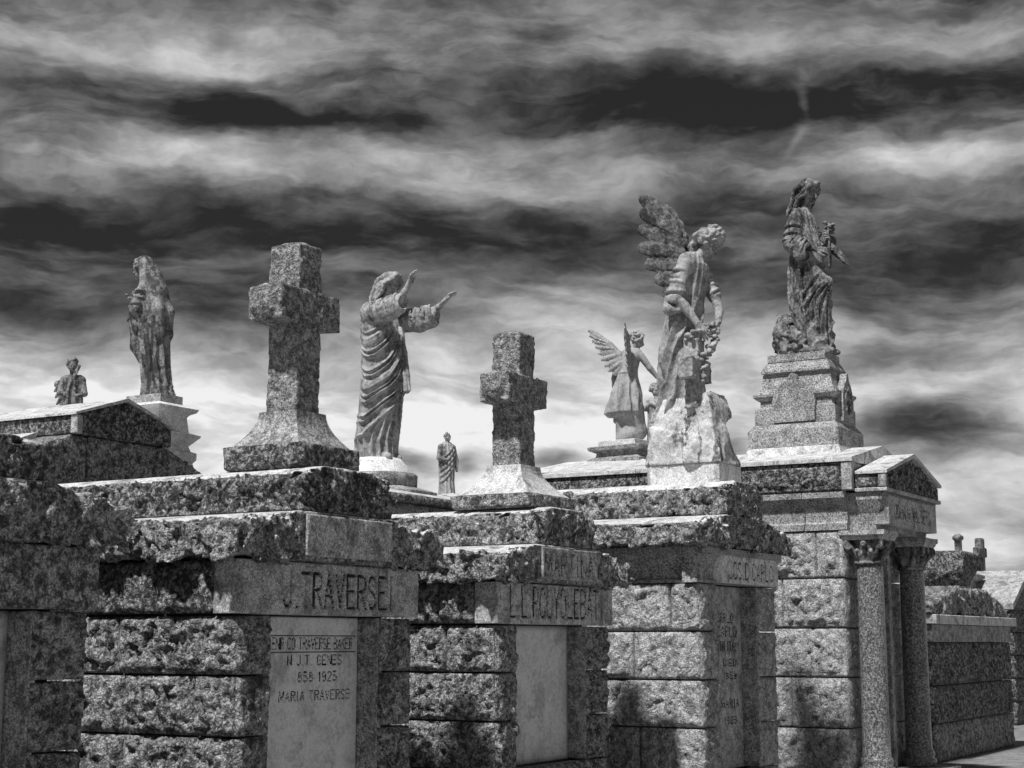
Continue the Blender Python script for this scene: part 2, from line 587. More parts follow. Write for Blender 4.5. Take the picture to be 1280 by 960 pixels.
M = dict(
    rock=stone('rock_faced_granite', 0.10, 0.60, 16, 0.36, 0.64, 0.6, 80, 1.0, 0.05, stain=0.6, stain_v=0.035, stain_scale=9.0, stain_lo=0.53, stain_hi=0.61, lump=1.6),
    rockdark=stone('sooty_granite', 0.06, 0.48, 17, 0.38, 0.66, 0.65, 80, 1.0, 0.05, stain=0.65, stain_v=0.022, stain_scale=10.0, stain_lo=0.50, stain_hi=0.58, lump=1.6),
    rocklight=stone('pale_rock_granite', 0.24, 0.66, 13, 0.34, 0.64, 0.45, 75, 1.0, 0.04, stain=0.4, stain_v=0.09, stain_scale=5.0, stain_lo=0.58, stain_hi=0.68, lump=1.4),
    ledge=stone('pale_smooth_granite', 0.36, 0.66, 9, 0.3, 0.65, 0.35, 80, 0.6, 0.010, stain=0.7, stain_v=0.07, stain_scale=4.0, stain_lo=0.53, stain_hi=0.65),  # its pale tone also paints sky brightness onto the sloping tops
    dressed=stone('dressed_granite', 0.20, 0.46, 9, 0.35, 0.62, 0.55, 85, 0.7, 0.010, stain=0.5, stain_v=0.06, stain_scale=2.2, streak=1, stain_lo=0.54, stain_hi=0.66),
    dressdark=stone('dark_dressed_granite', 0.13, 0.38, 11, 0.36, 0.64, 0.6, 85, 0.7, 0.012, stain=0.5, stain_v=0.045, stain_scale=2.6, streak=1, stain_lo=0.54, stain_hi=0.66),
    grey=stone('axed_grey_granite', 0.16, 0.34, 6, 0.3, 0.65, 0.75, 62, 0.5, 0.006, stain=0.5, stain_v=0.045, stain_scale=2.4, streak=1, stain_lo=0.56, stain_hi=0.68),
    speck=stone('polished_speckled_granite', 0.07, 0.26, 40, 0.36, 0.64, 0.8, 60, 0.1, 0.002, gloss=0.28, stain=0.3, stain_v=0.03, stain_scale=1.6, streak=1),
    marble=stone('weathered_marble', 0.15, 0.40, 7, 0.32, 0.66, 0.22, 95, 0.3, 0.003, stain=0.7, stain_v=0.045, stain_scale=2.2, streak=1, stain_lo=0.57, stain_hi=0.68),
    marblelight=stone('pale_marble', 0.42, 0.72, 7, 0.3, 0.65, 0.3, 75, 0.4, 0.005, stain=0.6, stain_v=0.06, stain_scale=2.6, streak=1, stain_lo=0.57, stain_hi=0.68),
    marblemid=stone('grey_marble', 0.22, 0.38, 8, 0.3, 0.65, 0.2, 75, 0.3, 0.004, stain=0.5, stain_v=0.08, stain_scale=2.6, streak=1, stain_lo=0.57, stain_hi=0.68),
    marbledark=stone('blackened_marble', 0.08, 0.30, 8, 0.34, 0.66, 0.3, 90, 0.3, 0.004, stain=0.85, stain_v=0.02, stain_scale=2.6, streak=1, stain_lo=0.48, stain_hi=0.60),
    wingsoot=stone('soot_black_marble', 0.04, 0.20, 8, 0.34, 0.68, 0.3, 90, 0.3, 0.004, stain=0.8, stain_v=0.015, stain_scale=2.6, streak=1, stain_lo=0.48, stain_hi=0.60),
    boulder=stone('streaked_white_rock', 0.28, 0.62, 6, 0.3, 0.66, 0.25, 80, 0.5, 0.006, stain=0.85, stain_v=0.03, stain_scale=2.4, streak=1, stain_lo=0.51, stain_hi=0.60),
    crossrock=stone('cross_granite', 0.14, 0.50, 16, 0.34, 0.66, 0.55, 80, 1.0, 0.04, stain=0.45, stain_v=0.05, stain_scale=8.0, stain_lo=0.53, stain_hi=0.63, lump=1.4),
    tablet=stone('marble_tablet', 0.46, 0.66, 5, 0.3, 0.6, 0.2, 130, 0.25, 0.002, stain=0.45, stain_v=0.10, stain_scale=2.6, stain_lo=0.52, stain_hi=0.66),
    ink=stone('blackened_letter_paint', 0.02, 0.05, 20, 0.3, 0.6, 0.3, 120, 0.3, 0.002),
    mortar=stone('dark_mortar', 0.03, 0.07, 14, 0.3, 0.6, 0.3, 120, 0.5, 0.006),
    ground=stone('shell_gravel', 0.14, 0.30, 3, 0.3, 0.65, 0.5, 60, 0.8, 0.02, stain=0.4, stain_v=0.07, stain_scale=0.5),
)
# ------------------------------------------------------------------ building pieces
def lighten_tops(ob, fn, mat):
    """give the dressed, sloping top faces a smoother stone, painted lighter as if lit from the sky"""
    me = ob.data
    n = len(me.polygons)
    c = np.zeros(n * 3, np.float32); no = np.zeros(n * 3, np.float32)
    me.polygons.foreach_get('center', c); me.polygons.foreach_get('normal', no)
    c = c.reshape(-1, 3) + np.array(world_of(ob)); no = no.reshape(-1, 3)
    me.materials.append(mat)  # lighter colour on upward faces stands in for light from above
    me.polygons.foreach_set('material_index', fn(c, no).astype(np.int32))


def rock_solid(name, planes, lo, hi, mat, parent, h=0.016, amp=0.03, scale=5.0, seed=1, mask=None, loc=None, extra=None):
    """convex stone with pitched (rough) faces; mask(x,y,z) scales the roughness"""
    pad = amp * 1.6 + 2 * h
    s = Sculpt(np.array(lo) - pad, np.array(hi) + pad, h)
    s.planes(planes, np.array(lo) - pad, np.array(hi) + pad)
    if extra:
        extra(s)

    def fn(x, y, z):
        a = amp * (0.25 + chip(x, y, z, scale, seed)) - amp * 0.35
        if mask is not None:
            a = a * mask(x, y, z)
        return a
    s.rough(fn, amp * 1.15 + 2 * h)
    V, F = s.mesh()
    return mesh_obj(name, V, F, mat, parent, loc=loc)


def box_planes(lo, hi):
    return [(1, 0, 0, hi[0]), (-1, 0, 0, -lo[0]), (0, 1, 0, hi[1]), (0, -1, 0, -lo[1]), (0, 0, 1, hi[2]), (0, 0, -1, -lo[2])]


def relief(name, origin, eu, ev, w, hgt, depth, fn, mat, parent, res=0.02, bevel=0.006):
    """stone block: front face a grid lifted by fn(s,t) (metres, along the outward normal), sides and back plain.
    origin = lower left corner of the nominal front face, eu/ev unit vectors, outward normal = eu x ev"""
    eu, ev = np.array(eu, float), np.array(ev, float)
    nn = np.cross(eu, ev)
    nu, nv = max(2, int(math.ceil(w / res)) + 1), max(2, int(math.ceil(hgt / res)) + 1)
    su, sv = np.linspace(0, w, nu), np.linspace(0, hgt, nv)
    A, B = np.meshgrid(su, sv, indexing='ij')
    H = fn(A, B) if fn is not None else np.zeros_like(A)
    H[0, :] = -bevel; H[-1, :] = -bevel; H[:, 0] = -bevel; H[:, -1] = -bevel
    o = np.array(origin, float)
    P = o + A[..., None] * eu + B[..., None] * ev + H[..., None] * nn
    V = P.reshape(-1, 3)
    I = np.arange(nu * nv).reshape(nu, nv)
    F = np.stack([I[:-1, :-1].ravel(), I[1:, :-1].ravel(), I[1:, 1:].ravel(), I[:-1, 1:].ravel()], 1)
    ring = np.concatenate([I[:-1, 0], I[-1, :-1], I[1:, -1][::-1], I[0, 1:][::-1]])
    back = V[ring] + nn * (-depth + bevel)
    nb = len(V)
    V = np.concatenate([V, back])
    k = len(ring)
    j = np.arange(k); j2 = (j + 1) % k
    Fs = np.stack([ring[j2], ring[j], nb + j, nb + j2], 1)
    F = np.concatenate([F, Fs])
    c = o + eu * w / 2 + ev * hgt / 2 - nn * depth / 2
    ob = mesh_obj(name, V, F, mat, parent, loc=c)
    return ob


def pitched(w, h, amp, seed, margin=0.0, scale=4.5, bulge=0.45, soft=0.045):
    def fn(A, B):
        e = np.minimum(np.minimum(A, w - A), np.minimum(B, h - B)) - margin
        m = np.clip(e / soft, 0, 1)
        m = m * m * (3 - 2 * m)
        n = chip(A, B, np.full_like(A, seed * 1.37), scale * 1.5, seed, 5, 0.75)
        return np.where(e > 0, m * amp * (bulge + n * 1.5), 0.0)
    return fn


def ashlar(parent, origin, eu, w, courses, z0, amp, mat, seed, margin=0.0, lens=(0.75, 0.45), res=0.02, gap=0.007, depth=0.12, openings=()):
    """wall of pitched stones: every stone an object of its own"""
    rng = random.Random(seed)
    z = z0
    n = 0
    for ci, ch in enumerate(courses):
        spans = [(0.0, w)]
        for (a, b, za, zb) in openings:
            if z < zb - 0.02 and z + ch > za + 0.02:
                new = []
                for (p, q) in spans:
                    if a > p + 0.02: new.append((p, min(a, q)))
                    if b < q - 0.02: new.append((max(b, p), q))
                spans = new
        for (p, q) in spans:
            x = p
            i = ci % 2
            while x < q - 0.01:
                L = lens[i % len(lens)] * rng.uniform(0.9, 1.1)
                i += 1
                if q - (x + L) < 0.25:
                    L = q - x
                o = np.array([origin[0] + eu[0] * (x + gap), origin[1] + eu[1] * (x + gap), z + gap])
                ww, hh = L - 2 * gap, ch - 2 * gap
                n += 1
                relief('wall_stone', o, (eu[0], eu[1], 0), (0, 0, 1), ww, hh, depth,
                       pitched(ww, hh, amp * rng.uniform(0.8, 1.2), seed * 50 + n, margin, scale=rng.uniform(3.6, 5.5)), mat, parent, res)
                x += L
        z += ch


def plain_box(name, lo, hi, mat, parent, bevel=0.008):
    lo, hi = np.array(lo, float), np.array(hi, float)
    c = (lo + hi) / 2
    e = (hi - lo) / 2
    b = min(bevel, min(e) * 0.4)
    V, F = [], []
    # chamfered box: 24 vertices
    for sx in (-1, 1):
        for sy in (-1, 1):
            for sz in (-1, 1):
                V.append(c + np.array([sx * e[0], sy * (e[1] - b), sz * (e[2] - b)]))
                V.append(c + np.array([sx * (e[0] - b), sy * e[1], sz * (e[2] - b)]))
                V.append(c + np.array([sx * (e[0] - b), sy * (e[1] - b), sz * e[2]]))
    import bmesh
    bm = bmesh.new()
    for v in V: bm.verts.new(tuple(v - c))
    bmesh.ops.convex_hull(bm, input=bm.verts)
    bmesh.ops.dissolve_limit(bm, angle_limit=0.01, verts=bm.verts, edges=bm.edges)
    vs = [np.array(v.co) + c for v in bm.verts]
    bm.verts.index_update()
    fs = [[v.index for v in f.verts] for f in bm.faces]
    bm.free()
    return mesh_obj(name, vs, fs, mat, parent, smooth=False, loc=c)


def swept(name, cx, cy, hx, hy, profile, mat, parent, res=0.03, amp=0.0, seed=1, scale=5.0, smooth=False, local=False):
    """rectangular moulding: profile = [(half-size change, z, rough 0/1), ...] from the bottom up, capped at both ends"""
    rows = []
    for (a, b) in zip(profile[:-1], profile[1:]):
        L = math.hypot(b[0] - a[0], b[1] - a[1])
        k = max(1, int(L / res)) if (amp > 0 and (a[2] or b[2])) else 1
        for i in range(k):
            f = i / k
            rows.append(tuple(a[j] + (b[j] - a[j]) * f for j in range(3)))
    rows.append(profile[-1])
    nx = max(1, int(2 * hx / res)) if amp > 0 else 1
    ny = max(1, int(2 * hy / res)) if amp > 0 else 1
    unit, nor = [], []
    for i in range(nx): unit.append((-1 + 2 * i / nx, -1)); nor.append((0, -1))
    for i in range(ny): unit.append((1, -1 + 2 * i / ny)); nor.append((1, 0))
    for i in range(nx): unit.append((1 - 2 * i / nx, 1)); nor.append((0, 1))
    for i in range(ny): unit.append((-1, 1 - 2 * i / ny)); nor.append((-1, 0))
    unit, nor = np.array(unit, float), np.array(nor, float)
    for (j, n2) in ((0, (-.7, -.7)), (nx, (.7, -.7)), (nx + ny, (.7, .7)), (2 * nx + ny, (-.7, .7))):
        nor[j] = n2
    V = []
    K = len(unit)
    for (d, z, r) in rows:
        x = cx + unit[:, 0] * (hx + d); y = cy + unit[:, 1] * (hy + d)
        zz = np.full(K, z)
        if amp > 0 and r > 0:
            n = amp * r * (0.35 + chip(x, y, zz, scale, seed))
            x = x + nor[:, 0] * n; y = y + nor[:, 1] * n
        V.append(np.stack([x, y, zz], 1))
    V = np.concatenate(V)
    F = []
    for r in range(len(rows) - 1):
        for i in range(K):
            j = (i + 1) % K
            F.append([r * K + i, r * K + j, (r + 1) * K + j, (r + 1) * K + i])
    F.append(list(range(K))[::-1])
    F.append([(len(rows) - 1) * K + i for i in range(K)])
    o = mesh_obj(name, V, F, mat, parent, smooth=(amp > 0 or smooth), local=local)
    if smooth:
        o.data.polygons[-1].use_smooth = False
        o.data.polygons[-2].use_smooth = False
    return o


# ------------------------------------------------------------------ carved lettering (strokes cut into the stone)
def arc(cx, cy, rx, ry, a0, a1, n=7):
    return [(cx + rx * math.cos(math.radians(a0 + (a1 - a0) * i / n)), cy + ry * math.sin(math.radians(a0 + (a1 - a0) * i / n))) for i in range(n + 1)]


GL = {
    'A': [[(0, 0), (.5, 1), (1, 0)], [(.18, .35), (.82, .35)]],
    'B': [[(0, 0), (0, 1), (.6, 1)] + arc(.6, .76, .36, .24, 90, -90) + [(0, .52)], [(.6, .52)] + arc(.6, .26, .4, .26, 90, -90) + [(0, 0)]],
    'C': [arc(.55, .78, .45, .22, 20, 180) + arc(.55, .22, .45, .22, 180, 340)],
    'D': [[(0, 0), (0, 1), (.5, 1)] + arc(.5, .7, .5, .3, 90, 0) + arc(.5, .3, .5, .3, 0, -90) + [(0, 0)]],
    'E': [[(1, 1), (0, 1), (0, 0), (1, 0)], [(0, .52), (.75, .52)]],
    'F': [[(1, 1), (0, 1), (0, 0)], [(0, .52), (.75, .52)]],
    'G': [arc(.55, .78, .45, .22, 20, 180) + arc(.55, .22, .45, .22, 180, 360) + [(1, .45), (.6, .45)]],
    'H': [[(0, 0), (0, 1)], [(1, 0), (1, 1)], [(0, .5), (1, .5)]],
    'I': [[(.5, 0), (.5, 1)]],
    'J': [[(.9, 1)] + arc(.5, .2, .4, .2, 0, -180)],
    'K': [[(0, 0), (0, 1)], [(1, 1), (0, .45)], [(.3, .6), (1, 0)]],
    'L': [[(0, 1), (0, 0), (1, 0)]],
    'M': [[(0, 0), (.1, 1), (.5, .2), (.9, 1), (1, 0)]],
    'N': [[(0, 0), (0, 1), (1, 0), (1, 1)]],
    'O': [arc(.5, .72, .5, .28, 0, 180) + arc(.5, .28, .5, .28, 180, 360) + [(1, .72)]],
    'P': [[(0, 0), (0, 1), (.6, 1)] + arc(.6, .74, .4, .26, 90, -90) + [(0, .48)]],
    'R': [[(0, 0), (0, 1), (.6, 1)] + arc(.6, .76, .4, .24, 90, -90) + [(0, .52)], [(.45, .52), (1, 0)]],
    'S': [arc(.5, .76, .46, .24, 30, 200) + [(.2, .6), (.8, .42)] + arc(.5, .24, .46, .24, 20, -150)],
    'T': [[(0, 1), (1, 1)], [(.5, 1), (.5, 0)]],
    'U': [[(0, 1)] + arc(.5, .22, .5, .22, 180, 360) + [(1, 1)]],
    'V': [[(0, 1), (.5, 0), (1, 1)]],
    'W': [[(0, 1), (.25, 0), (.5, .8), (.75, 0), (1, 1)]],
    'Y': [[(0, 1), (.5, .45), (1, 1)], [(.5, .45), (.5, 0)]],
    'Z': [[(0, 1), (1, 1), (0, 0), (1, 0)]],
    'i': [[(.5, 0), (.5, .62)], [(.5, .82), (.5, .84)]],
    '.': [[(.4, 0), (.6, 0), (.5, .04)]],
    '1': [[(.2, .8), (.5, 1), (.5, 0)]], '8': [arc(.5, .76, .4, .24, -90, 270), arc(.5, .26, .48, .26, -90, 270)],
    '9': [arc(.5, .72, .44, .28, 0, 360) + arc(.5, .3, .44, .3, 0, -130)], '0': [arc(.5, .5, .45, .5, 0, 360, 12)],
    '2': [arc(.5, .74, .44, .26, 170, -20) + [(0, 0), (1, 0)]], '5': [[(.9, 1), (.1, 1), (.1, .55)] + arc(.45, .3, .5, .3, 110, -150)],
    ' ': [],
}
WID = {'I': .5, 'i': .34, '.': .34, 'M': 1.25, 'W': 1.35, ' ': .6, '1': .5}


def text_segments(txt, x0, x1, y0, y1, gap=0.42):
    tot = sum(WID.get(c, 1.0) for c in txt) + gap * (len(txt) - 1)
    u = (x1 - x0) / tot
    x = x0
    seg = []
    for c in txt:
        w = WID.get(c, 1.0) * u
        for line in GL.get(c, []):
            for p, q in zip(line[:-1], line[1:]):
                seg.append((x + p[0] * w, y0 + p[1] * (y1 - y0), x + q[0] * w, y0 + q[1] * (y1 - y0)))
        x += w + gap * u
    return seg


def cut(A, B, segs, half, depth, wob=0.0):
    d = np.full(A.shape, 9.0)
    for (a, b, c, e) in segs:
        dx, dy = c - a, e - b
        L = dx * dx + dy * dy + 1e-9
        t = np.clip(((A - a) * dx + (B - b) * dy) / L, 0, 1)
        d = np.minimum(d, np.hypot(A - a - t * dx, B - b - t * dy))
    return -depth * np.clip((half - d) / (half * 0.7), 0, 1)


def lettered(name, origin, eu, w, h, depth, lines, mat, parent, res=0.006, half=0.009, cutd=0.018, amp=0.003, seed=1, raised_border=0.0, rules=()):
    segs = [(0.03, r, w - 0.03, r) for r in rules]
    for ln in lines:
        segs += text_segments(*ln)

    def fn(A, B):
        H = amp * fbm(A, B, np.full_like(A, seed), 14, 4, seed)
        hf = half
        if raised_border > 0:
            e = np.minimum(np.minimum(A, w - A), np.minimum(B, h - B))
            H = H - 0.008 * np.clip((e - raised_border) / 0.008, 0, 1)
        return H + cut(A, B, segs, hf, cutd)
    ob = relief(name, origin, (eu[0], eu[1], 0), (0, 0, 1), w, h, depth, fn, mat, parent, res, bevel=0.004)
    if segs:
        me = ob.data
        me.materials.append(M['ink'])
        nu, nv = max(2, int(math.ceil(w / res)) + 1), max(2, int(math.ceil(h / res)) + 1)
        a = (np.arange(nu - 1) + 0.5) * w / (nu - 1); b = (np.arange(nv - 1) + 0.5) * h / (nv - 1)
        A, B = np.meshgrid(a, b, indexing='ij')
        deep = (cut(A, B, segs, half, 1.0) < -0.45).ravel()
        mi = np.zeros(len(me.polygons), dtype=np.int32)
        mi[:len(deep)] = deep
        me.polygons.foreach_set('material_index', mi)
    return ob


# ------------------------------------------------------------------ ground
gv, gf = [], []
GN = 40
for i in range(GN + 1):
    for j in range(GN + 1):
        # fine near, coarse far
        fx = (i / GN * 2 - 1); fy = (j / GN * 2 - 1)
        gv.append((math.copysign(abs(fx) ** 3, fx) * 1500, math.copysign(abs(fy) ** 3, fy) * 1500, 0.0))
for i in range(GN):
    for j in range(GN):
        a = i * (GN + 1) + j
        gf.append([a, a + GN + 1, a + GN + 2, a + 1])
tag(mesh_obj('ground', gv, gf, M['ground'], None), kind='structure')


# ------------------------------------------------------------------ the rock-faced tombs in the front row
def gable_planes(c, hw, zb, ze, hw2, zt, y0, y1):
    """solid with vertical sides to ze, then slopes up to half-width hw2 at zt; runs from y0 to y1"""
    dx, dz = hw - hw2, zt - ze
    return [(1, 0, 0, c + hw), (-1, 0, 0, -(c - hw)), (0, 1, 0, y1), (0, -1, 0, -y0), (0, 0, -1, -zb), (0, 0, 1, zt),
            (dz, 0, dx, dz * (c + hw) + dx * ze), (-dz, 0, dx, -dz * (c - hw) + dx * ze)]


def front_tomb(c, yf, label, zf0, zf1, seed, depth=2.4, mats=('rockdark', 'rock', 'dressdark'), name_line=None, upper_line=None,
               door=(-0.60, 0.54), tablet=None, plain_panel=False, zs=None, tabmat='tablet', course=0.36, wallmat='rock', lod=1.0, hw=0.955):
    """c: centre along the row, yf: plane of the name band, zf0/zf1: bottom and top of the name band"""
    L1b, L1e, L1t, L2e, L2t = zs
    root = thing('granite_tomb', (c, yf + depth / 2, 0), label, 'tomb', 'granite tombs in the front row')
    y1 = yf + depth
    # dark mortar core
    plain_box('core', (c - hw + 0.10, yf + 0.24, 0.0), (c + hw - 0.10, y1 - 0.10, L1b - 0.004), M['mortar'], root)
    wi = 0.035
    zc = zf0
    cs = []
    z = zc
    while z > 0.3:
        cs.append(min(course, z - 0.12) if z - course < 0.3 else course)
        z -= cs[-1]
    cs = cs[::-1]
    z0 = z
    plain_box('base_course', (c - hw - 0.06, yf - 0.06, -0.02), (c + hw + 0.06, y1 + 0.06, z0 - 0.003), M['dressed'], root)
    # left (seen) side, front, right side, back
    ashlar(root, (c - hw + wi, y1 - wi), (0, -1), depth - 2 * wi - 0.002, cs, z0, 0.058, M[wallmat], seed + 1, 0.0, (0.78, 0.55), 0.015 * lod)
    ashlar(root, (c + hw - wi, yf + wi), (0, 1), depth - 2 * wi, cs, z0, 0.03, M[wallmat], seed + 2, 0.0, (0.78, 0.55), 0.04)
    ashlar(root, (c - hw + wi, yf + wi), (1, 0), 2 * (hw - wi), cs, z0, 0.05, M[wallmat], seed + 3, 0.0, (0.5, 0.5), 0.018 * lod,
           openings=[(hw - wi + door[0], hw - wi + door[1], z0 + cs[0], zf0)])
    # door recess: reveals and tablet
    yr = yf + 0.21
    for sx, nm in ((door[0], -1), (door[1], 1)):
        a, b = (c + sx - 0.05, c + sx - 0.001) if nm < 0 else (c + sx + 0.001, c + sx + 0.05)
        plain_box('door_reveal', (a, yf + wi + 0.012, z0 + cs[0] + 0.003), (b, yr + 0.03, zf0 - 0.003), M['dressdark'], root)
    tw, th = door[1] - door[0] - 0.01, zf0 - z0 - cs[0] - 0.006
    tl = [(t_, a_, b_, th - d_, th - u_) for (t_, a_, b_, u_, d_) in (tablet or [])]
    lettered('door_tablet', (c + door[0] + 0.005, yr, z0 + cs[0] + 0.003), (1, 0), tw, th, 0.05, tl, M[tabmat], root,
             0.0065 if tablet else 0.05, 0.0055, 0.010, 0.001, seed, rules=[th - u for u in (0.118, 0.222)] if tablet else [])
    # name band, front
    fh = zf1 - zf0
    lettered('name_band', (c - hw, yf, zf0 + 0.006), (1, 0), 2 * hw, fh - 0.010, 0.2, [name_line] if name_line else [], M[mats[2]], root, 0.007 * lod, 0.0125, 0.03, 0.005, seed)
    # band stones on the two sides and the back
    for (o, eu, ln, rs) in (((c - hw, y1), (0, -1), depth - 0.204, 0.018 * lod), ((c + hw, yf + 0.204), (0, 1), depth - 0.204, 0.05)):
        ashlar(root, o, eu, ln, [fh - 0.004], zf0 + 0.003, 0.042, M[mats[0]], seed + int(o[0] * 3), 0.0, (0.62, 0.56), rs, depth=0.15)
    # cornice with sloping wash
    lo, hi = (c - hw - 0.16, yf - 0.115, L1b), (c + hw + 0.16, y1 + 0.1, L1t)
    cor = rock_solid('cornice', gable_planes(c, hw + 0.155, L1b, L1e, 0.50, L1t, yf - 0.10, y1 + 0.1), lo, hi, M[mats[1]], root,
               0.0135 * lod, 0.075, 5.0, seed + 4, mask=lambda x, y, z: np.where(np.abs(x - c) < (0.0 if plain_panel else 0.52), np.where(y < yf, 0.12, 0.1), 1.0) * np.clip((L1t - 0.012 - z) / 0.03, 0.08, 1) * np.where((np.abs(x - c) < hw + 0.07) & (y > yf - 0.04) & (z > L1e), 0.22, 1.0))
    lighten_tops(cor, lambda p, n: (n[:, 2] > 0.5) & (p[:, 2] > L1e + 0.008) & (np.abs(p[:, 0] - c) < hw + 0.09), M['ledge'])
    rfs = rock_solid('roof_stone', gable_planes(c, 0.50, L1t + 0.002, L2e, 0.26, L2t, yf - 0.09, y1 - 0.02), (c - 0.52, yf - 0.1, L1t), (c + 0.52, y1, L2t), M[mats[0]], root,
               0.0135 * lod, 0.080, 5.4, seed + 5, mask=lambda x, y, z: np.clip((L2t - 0.012 - z) / 0.03, 0.08, 1) * np.where((z > L2e + 0.015) & (y > yf - 0.02) & (np.abs(x - c) < 0.43), 0.25, 1.0) * np.clip((z - L1t - 0.01) / 0.03, 0.1, 1))
    lighten_tops(rfs, lambda p, n: (n[:, 2] > 0.45) & (p[:, 2] > L2e + 0.012), M['ledge'])
    # dressed panel on the front of the cornice
    if plain_panel:
        return root
    pw = 0.46
    lettered('cornice_panel', (c - pw, yf - 0.118, L1b + 0.03), (1, 0), 2 * pw, L1t - L1b - 0.05, 0.05, [upper_line] if upper_line else [], M[mats[2]], root,
             0.0075 * lod, 0.011, 0.022, 0.006, seed + 8, raised_border=0.02 if upper_line else 0)
    return root


def rock_cross(c, y, zb, label, seed, blk, sh, arm_z, top_z, arm_l, shaft0, mats=('rockdark', 'dressed'), barm=None):
    """blk: (half x, half y, height) of the rough base; flare up to the shaft"""
    root = thing('stone_cross', (c, y, zb), label, 'cross', 'granite crosses on the tombs')
    hx, hy, hb = blk
    swept('base_stone', c, y, hx, hy, [(-0.012, zb, 0), (0.0, zb + 0.015, 1), (0.0, zb + hb - 0.01, 1), (-0.02, zb + hb, 0)], M[mats[0]], root, 0.014, 0.03, seed, 6.0)
    # concave flare
    prof = []
    z0, z1 = zb + hb - 0.004, shaft0
    for i in range(9):
        f = i / 8
        d = (hx - sh - 0.045) * (1 - f) ** 1.9
        prof.append((sh + 0.03 + d - hx, z0 + (z1 - z0) * f, 0))
    swept('flared_pedestal', c, y, hx, hx, prof, M[mats[1]], root, 0.03, smooth=False)
    lo = (c - arm_l - 0.08, y - sh - 0.08, shaft0 - 0.01); hi = (c + arm_l + 0.08, y + sh + 0.08, top_z + 0.06)
    s = Sculpt(lo, hi, 0.0105)
    s.box((c - sh, y - sh, shaft0 - 0.2), (c + sh, y + sh, top_z), r=0.012)
    s.box((c - arm_l, y - sh - 0.012, arm_z[0]), (c + arm_l, y + sh + 0.012, arm_z[1]), r=0.012)
    s.ell((c, y, top_z - 0.02), (sh * 0.95, sh * 0.95, 0.05), 0.02)
    s.ell((c - arm_l + 0.02, y, (arm_z[0] + arm_z[1]) / 2), (0.075, sh * 0.95, (arm_z[1] - arm_z[0]) * 0.5), 0.02)
    s.rough(lambda a, b, d: (0.0145 * (chip(a, b, d, 9.0, seed) - 0.02)) * np.clip((d - shaft0) / 0.05, 0.2, 1), 0.07)
    cut0 = s.ax[2] < shaft0 + 0.002
    V, F = s.mesh()
    mesh_obj('cross_shaft', V, F, M['crossrock'], root)
    return root


TX, PX, DX = 8.41, 11.385, 14.24
front_tomb(TX - 3.06, 6.271, 'sooty granite tomb corner at the far left, nearest tomb of the row, no name seen', 1.755, 2.09, 11,
           zs=(2.09, 2.31, 2.40, 2.55, 2.62), lod=1.2, plain_panel=True, mats=('rockdark', 'rock', 'rock'))
front_tomb(TX, 6.271, 'dark rock-faced granite tomb with J.TRAVERSEI carved on its front', 1.755, 2.09, 23,
           mats=('rockdark', 'rock', 'dressed'), name_line=('J.TRAVERSEI', 0.42, 1.60, 0.05, 0.26), zs=(2.09, 2.31, 2.40, 2.63, 2.70),
           tablet=[('ENRICO TRAVERSE BAKER', 0.22, 1.07, 0.135, 0.205), ('IN J.T. GENES', 0.34, 0.95, 0.245, 0.305), ('1858 1925', 0.45, 0.9, 0.35, 0.41), ('MARIA TRAVERSE', 0.3, 1.05, 0.47, 0.53)])
front_tomb(PX, 6.271, 'rock-faced granite tomb with MARTINA and a longer name carved on its front', 1.722, 2.045, 37, mats=('rock', 'rock', 'dressed'),
           name_line=('L.L.POUYOLEBATI', 0.20, 1.72, 0.055, 0.285), upper_line=('MARTINA', 0.05, 0.86, 0.035, 0.20), zs=(2.047, 2.247, 2.344, 2.58, 2.65))
rock_cross(TX, 6.66, 2.70, 'tall dark rough granite cross with a broken-edged base above J.TRAVERSEI', 5, (0.30, 0.32, 0.165), 0.128, (3.69, 3.93), 4.245, 0.325, 3.10, mats=('rockdark', 'dressdark'))
rock_cross(PX, 6.69, 2.65, 'rough granite cross on a smooth flared base above MARTINA', 9, (0.36, 0.36, 0.12), 0.132, (3.53, 3.77), 4.13, 0.32, 3.02, mats=('rock', 'ledge'))
# ------------------------------------------------------------------ extruded mouldings
def extrude(name, poly, p0, d, out, length, mat, parent, gap=0.004):
    """polygon of (outward, z) pulled along d from p0"""
    d = np.array([d[0], d[1], 0.0]); out = np.array([out[0], out[1], 0.0])
    p0 = np.array([p0[0], p0[1], 0.0])
    n = len(poly)
    V = []
    for t in (gap, length - gap):
        for (a, z) in poly:
            V.append(p0 + d * t + out * a + np.array([0, 0, z]))
    F = [[i, (i + 1) % n, n + (i + 1) % n, n + i] for i in range(n)]
    F += [list(range(n))[::-1], list(range(n, 2 * n))]
    c = np.mean(V, axis=0)
    ob = mesh_obj(name, V, F, mat, parent, smooth=False, loc=c)
    fix_normals(ob)
    return ob


def fix_normals(ob):
    import bmesh
    bm = bmesh.new()
    bm.from_mesh(ob.data)
    bmesh.ops.recalc_face_normals(bm, faces=bm.faces)
    bm.to_mesh(ob.data)
    bm.free()


def lathe(name, cx, cy, prof, mat, parent, n=40, fn=None, smooth=True, local=False):
    V, F = [], []
    for (r, z) in prof:
        for i in range(n):
            a = 2 * math.pi * i / n
            rr = r * (fn(a, z) if fn else 1)
            V.append((cx + rr * math.cos(a), cy + rr * math.sin(a), z))
    m = len(prof)
    for k in range(m - 1):
        for i in range(n):
            j = (i + 1) % n
            F.append([k * n + i, k * n + j, (k + 1) * n + j, (k + 1) * n + i])
    F.append(list(range(n))[::-1])
    F.append([(m - 1) * n + i for i in range(n)])
    o = mesh_obj(name, V, F, mat, parent, smooth=smooth, local=local)
    return o


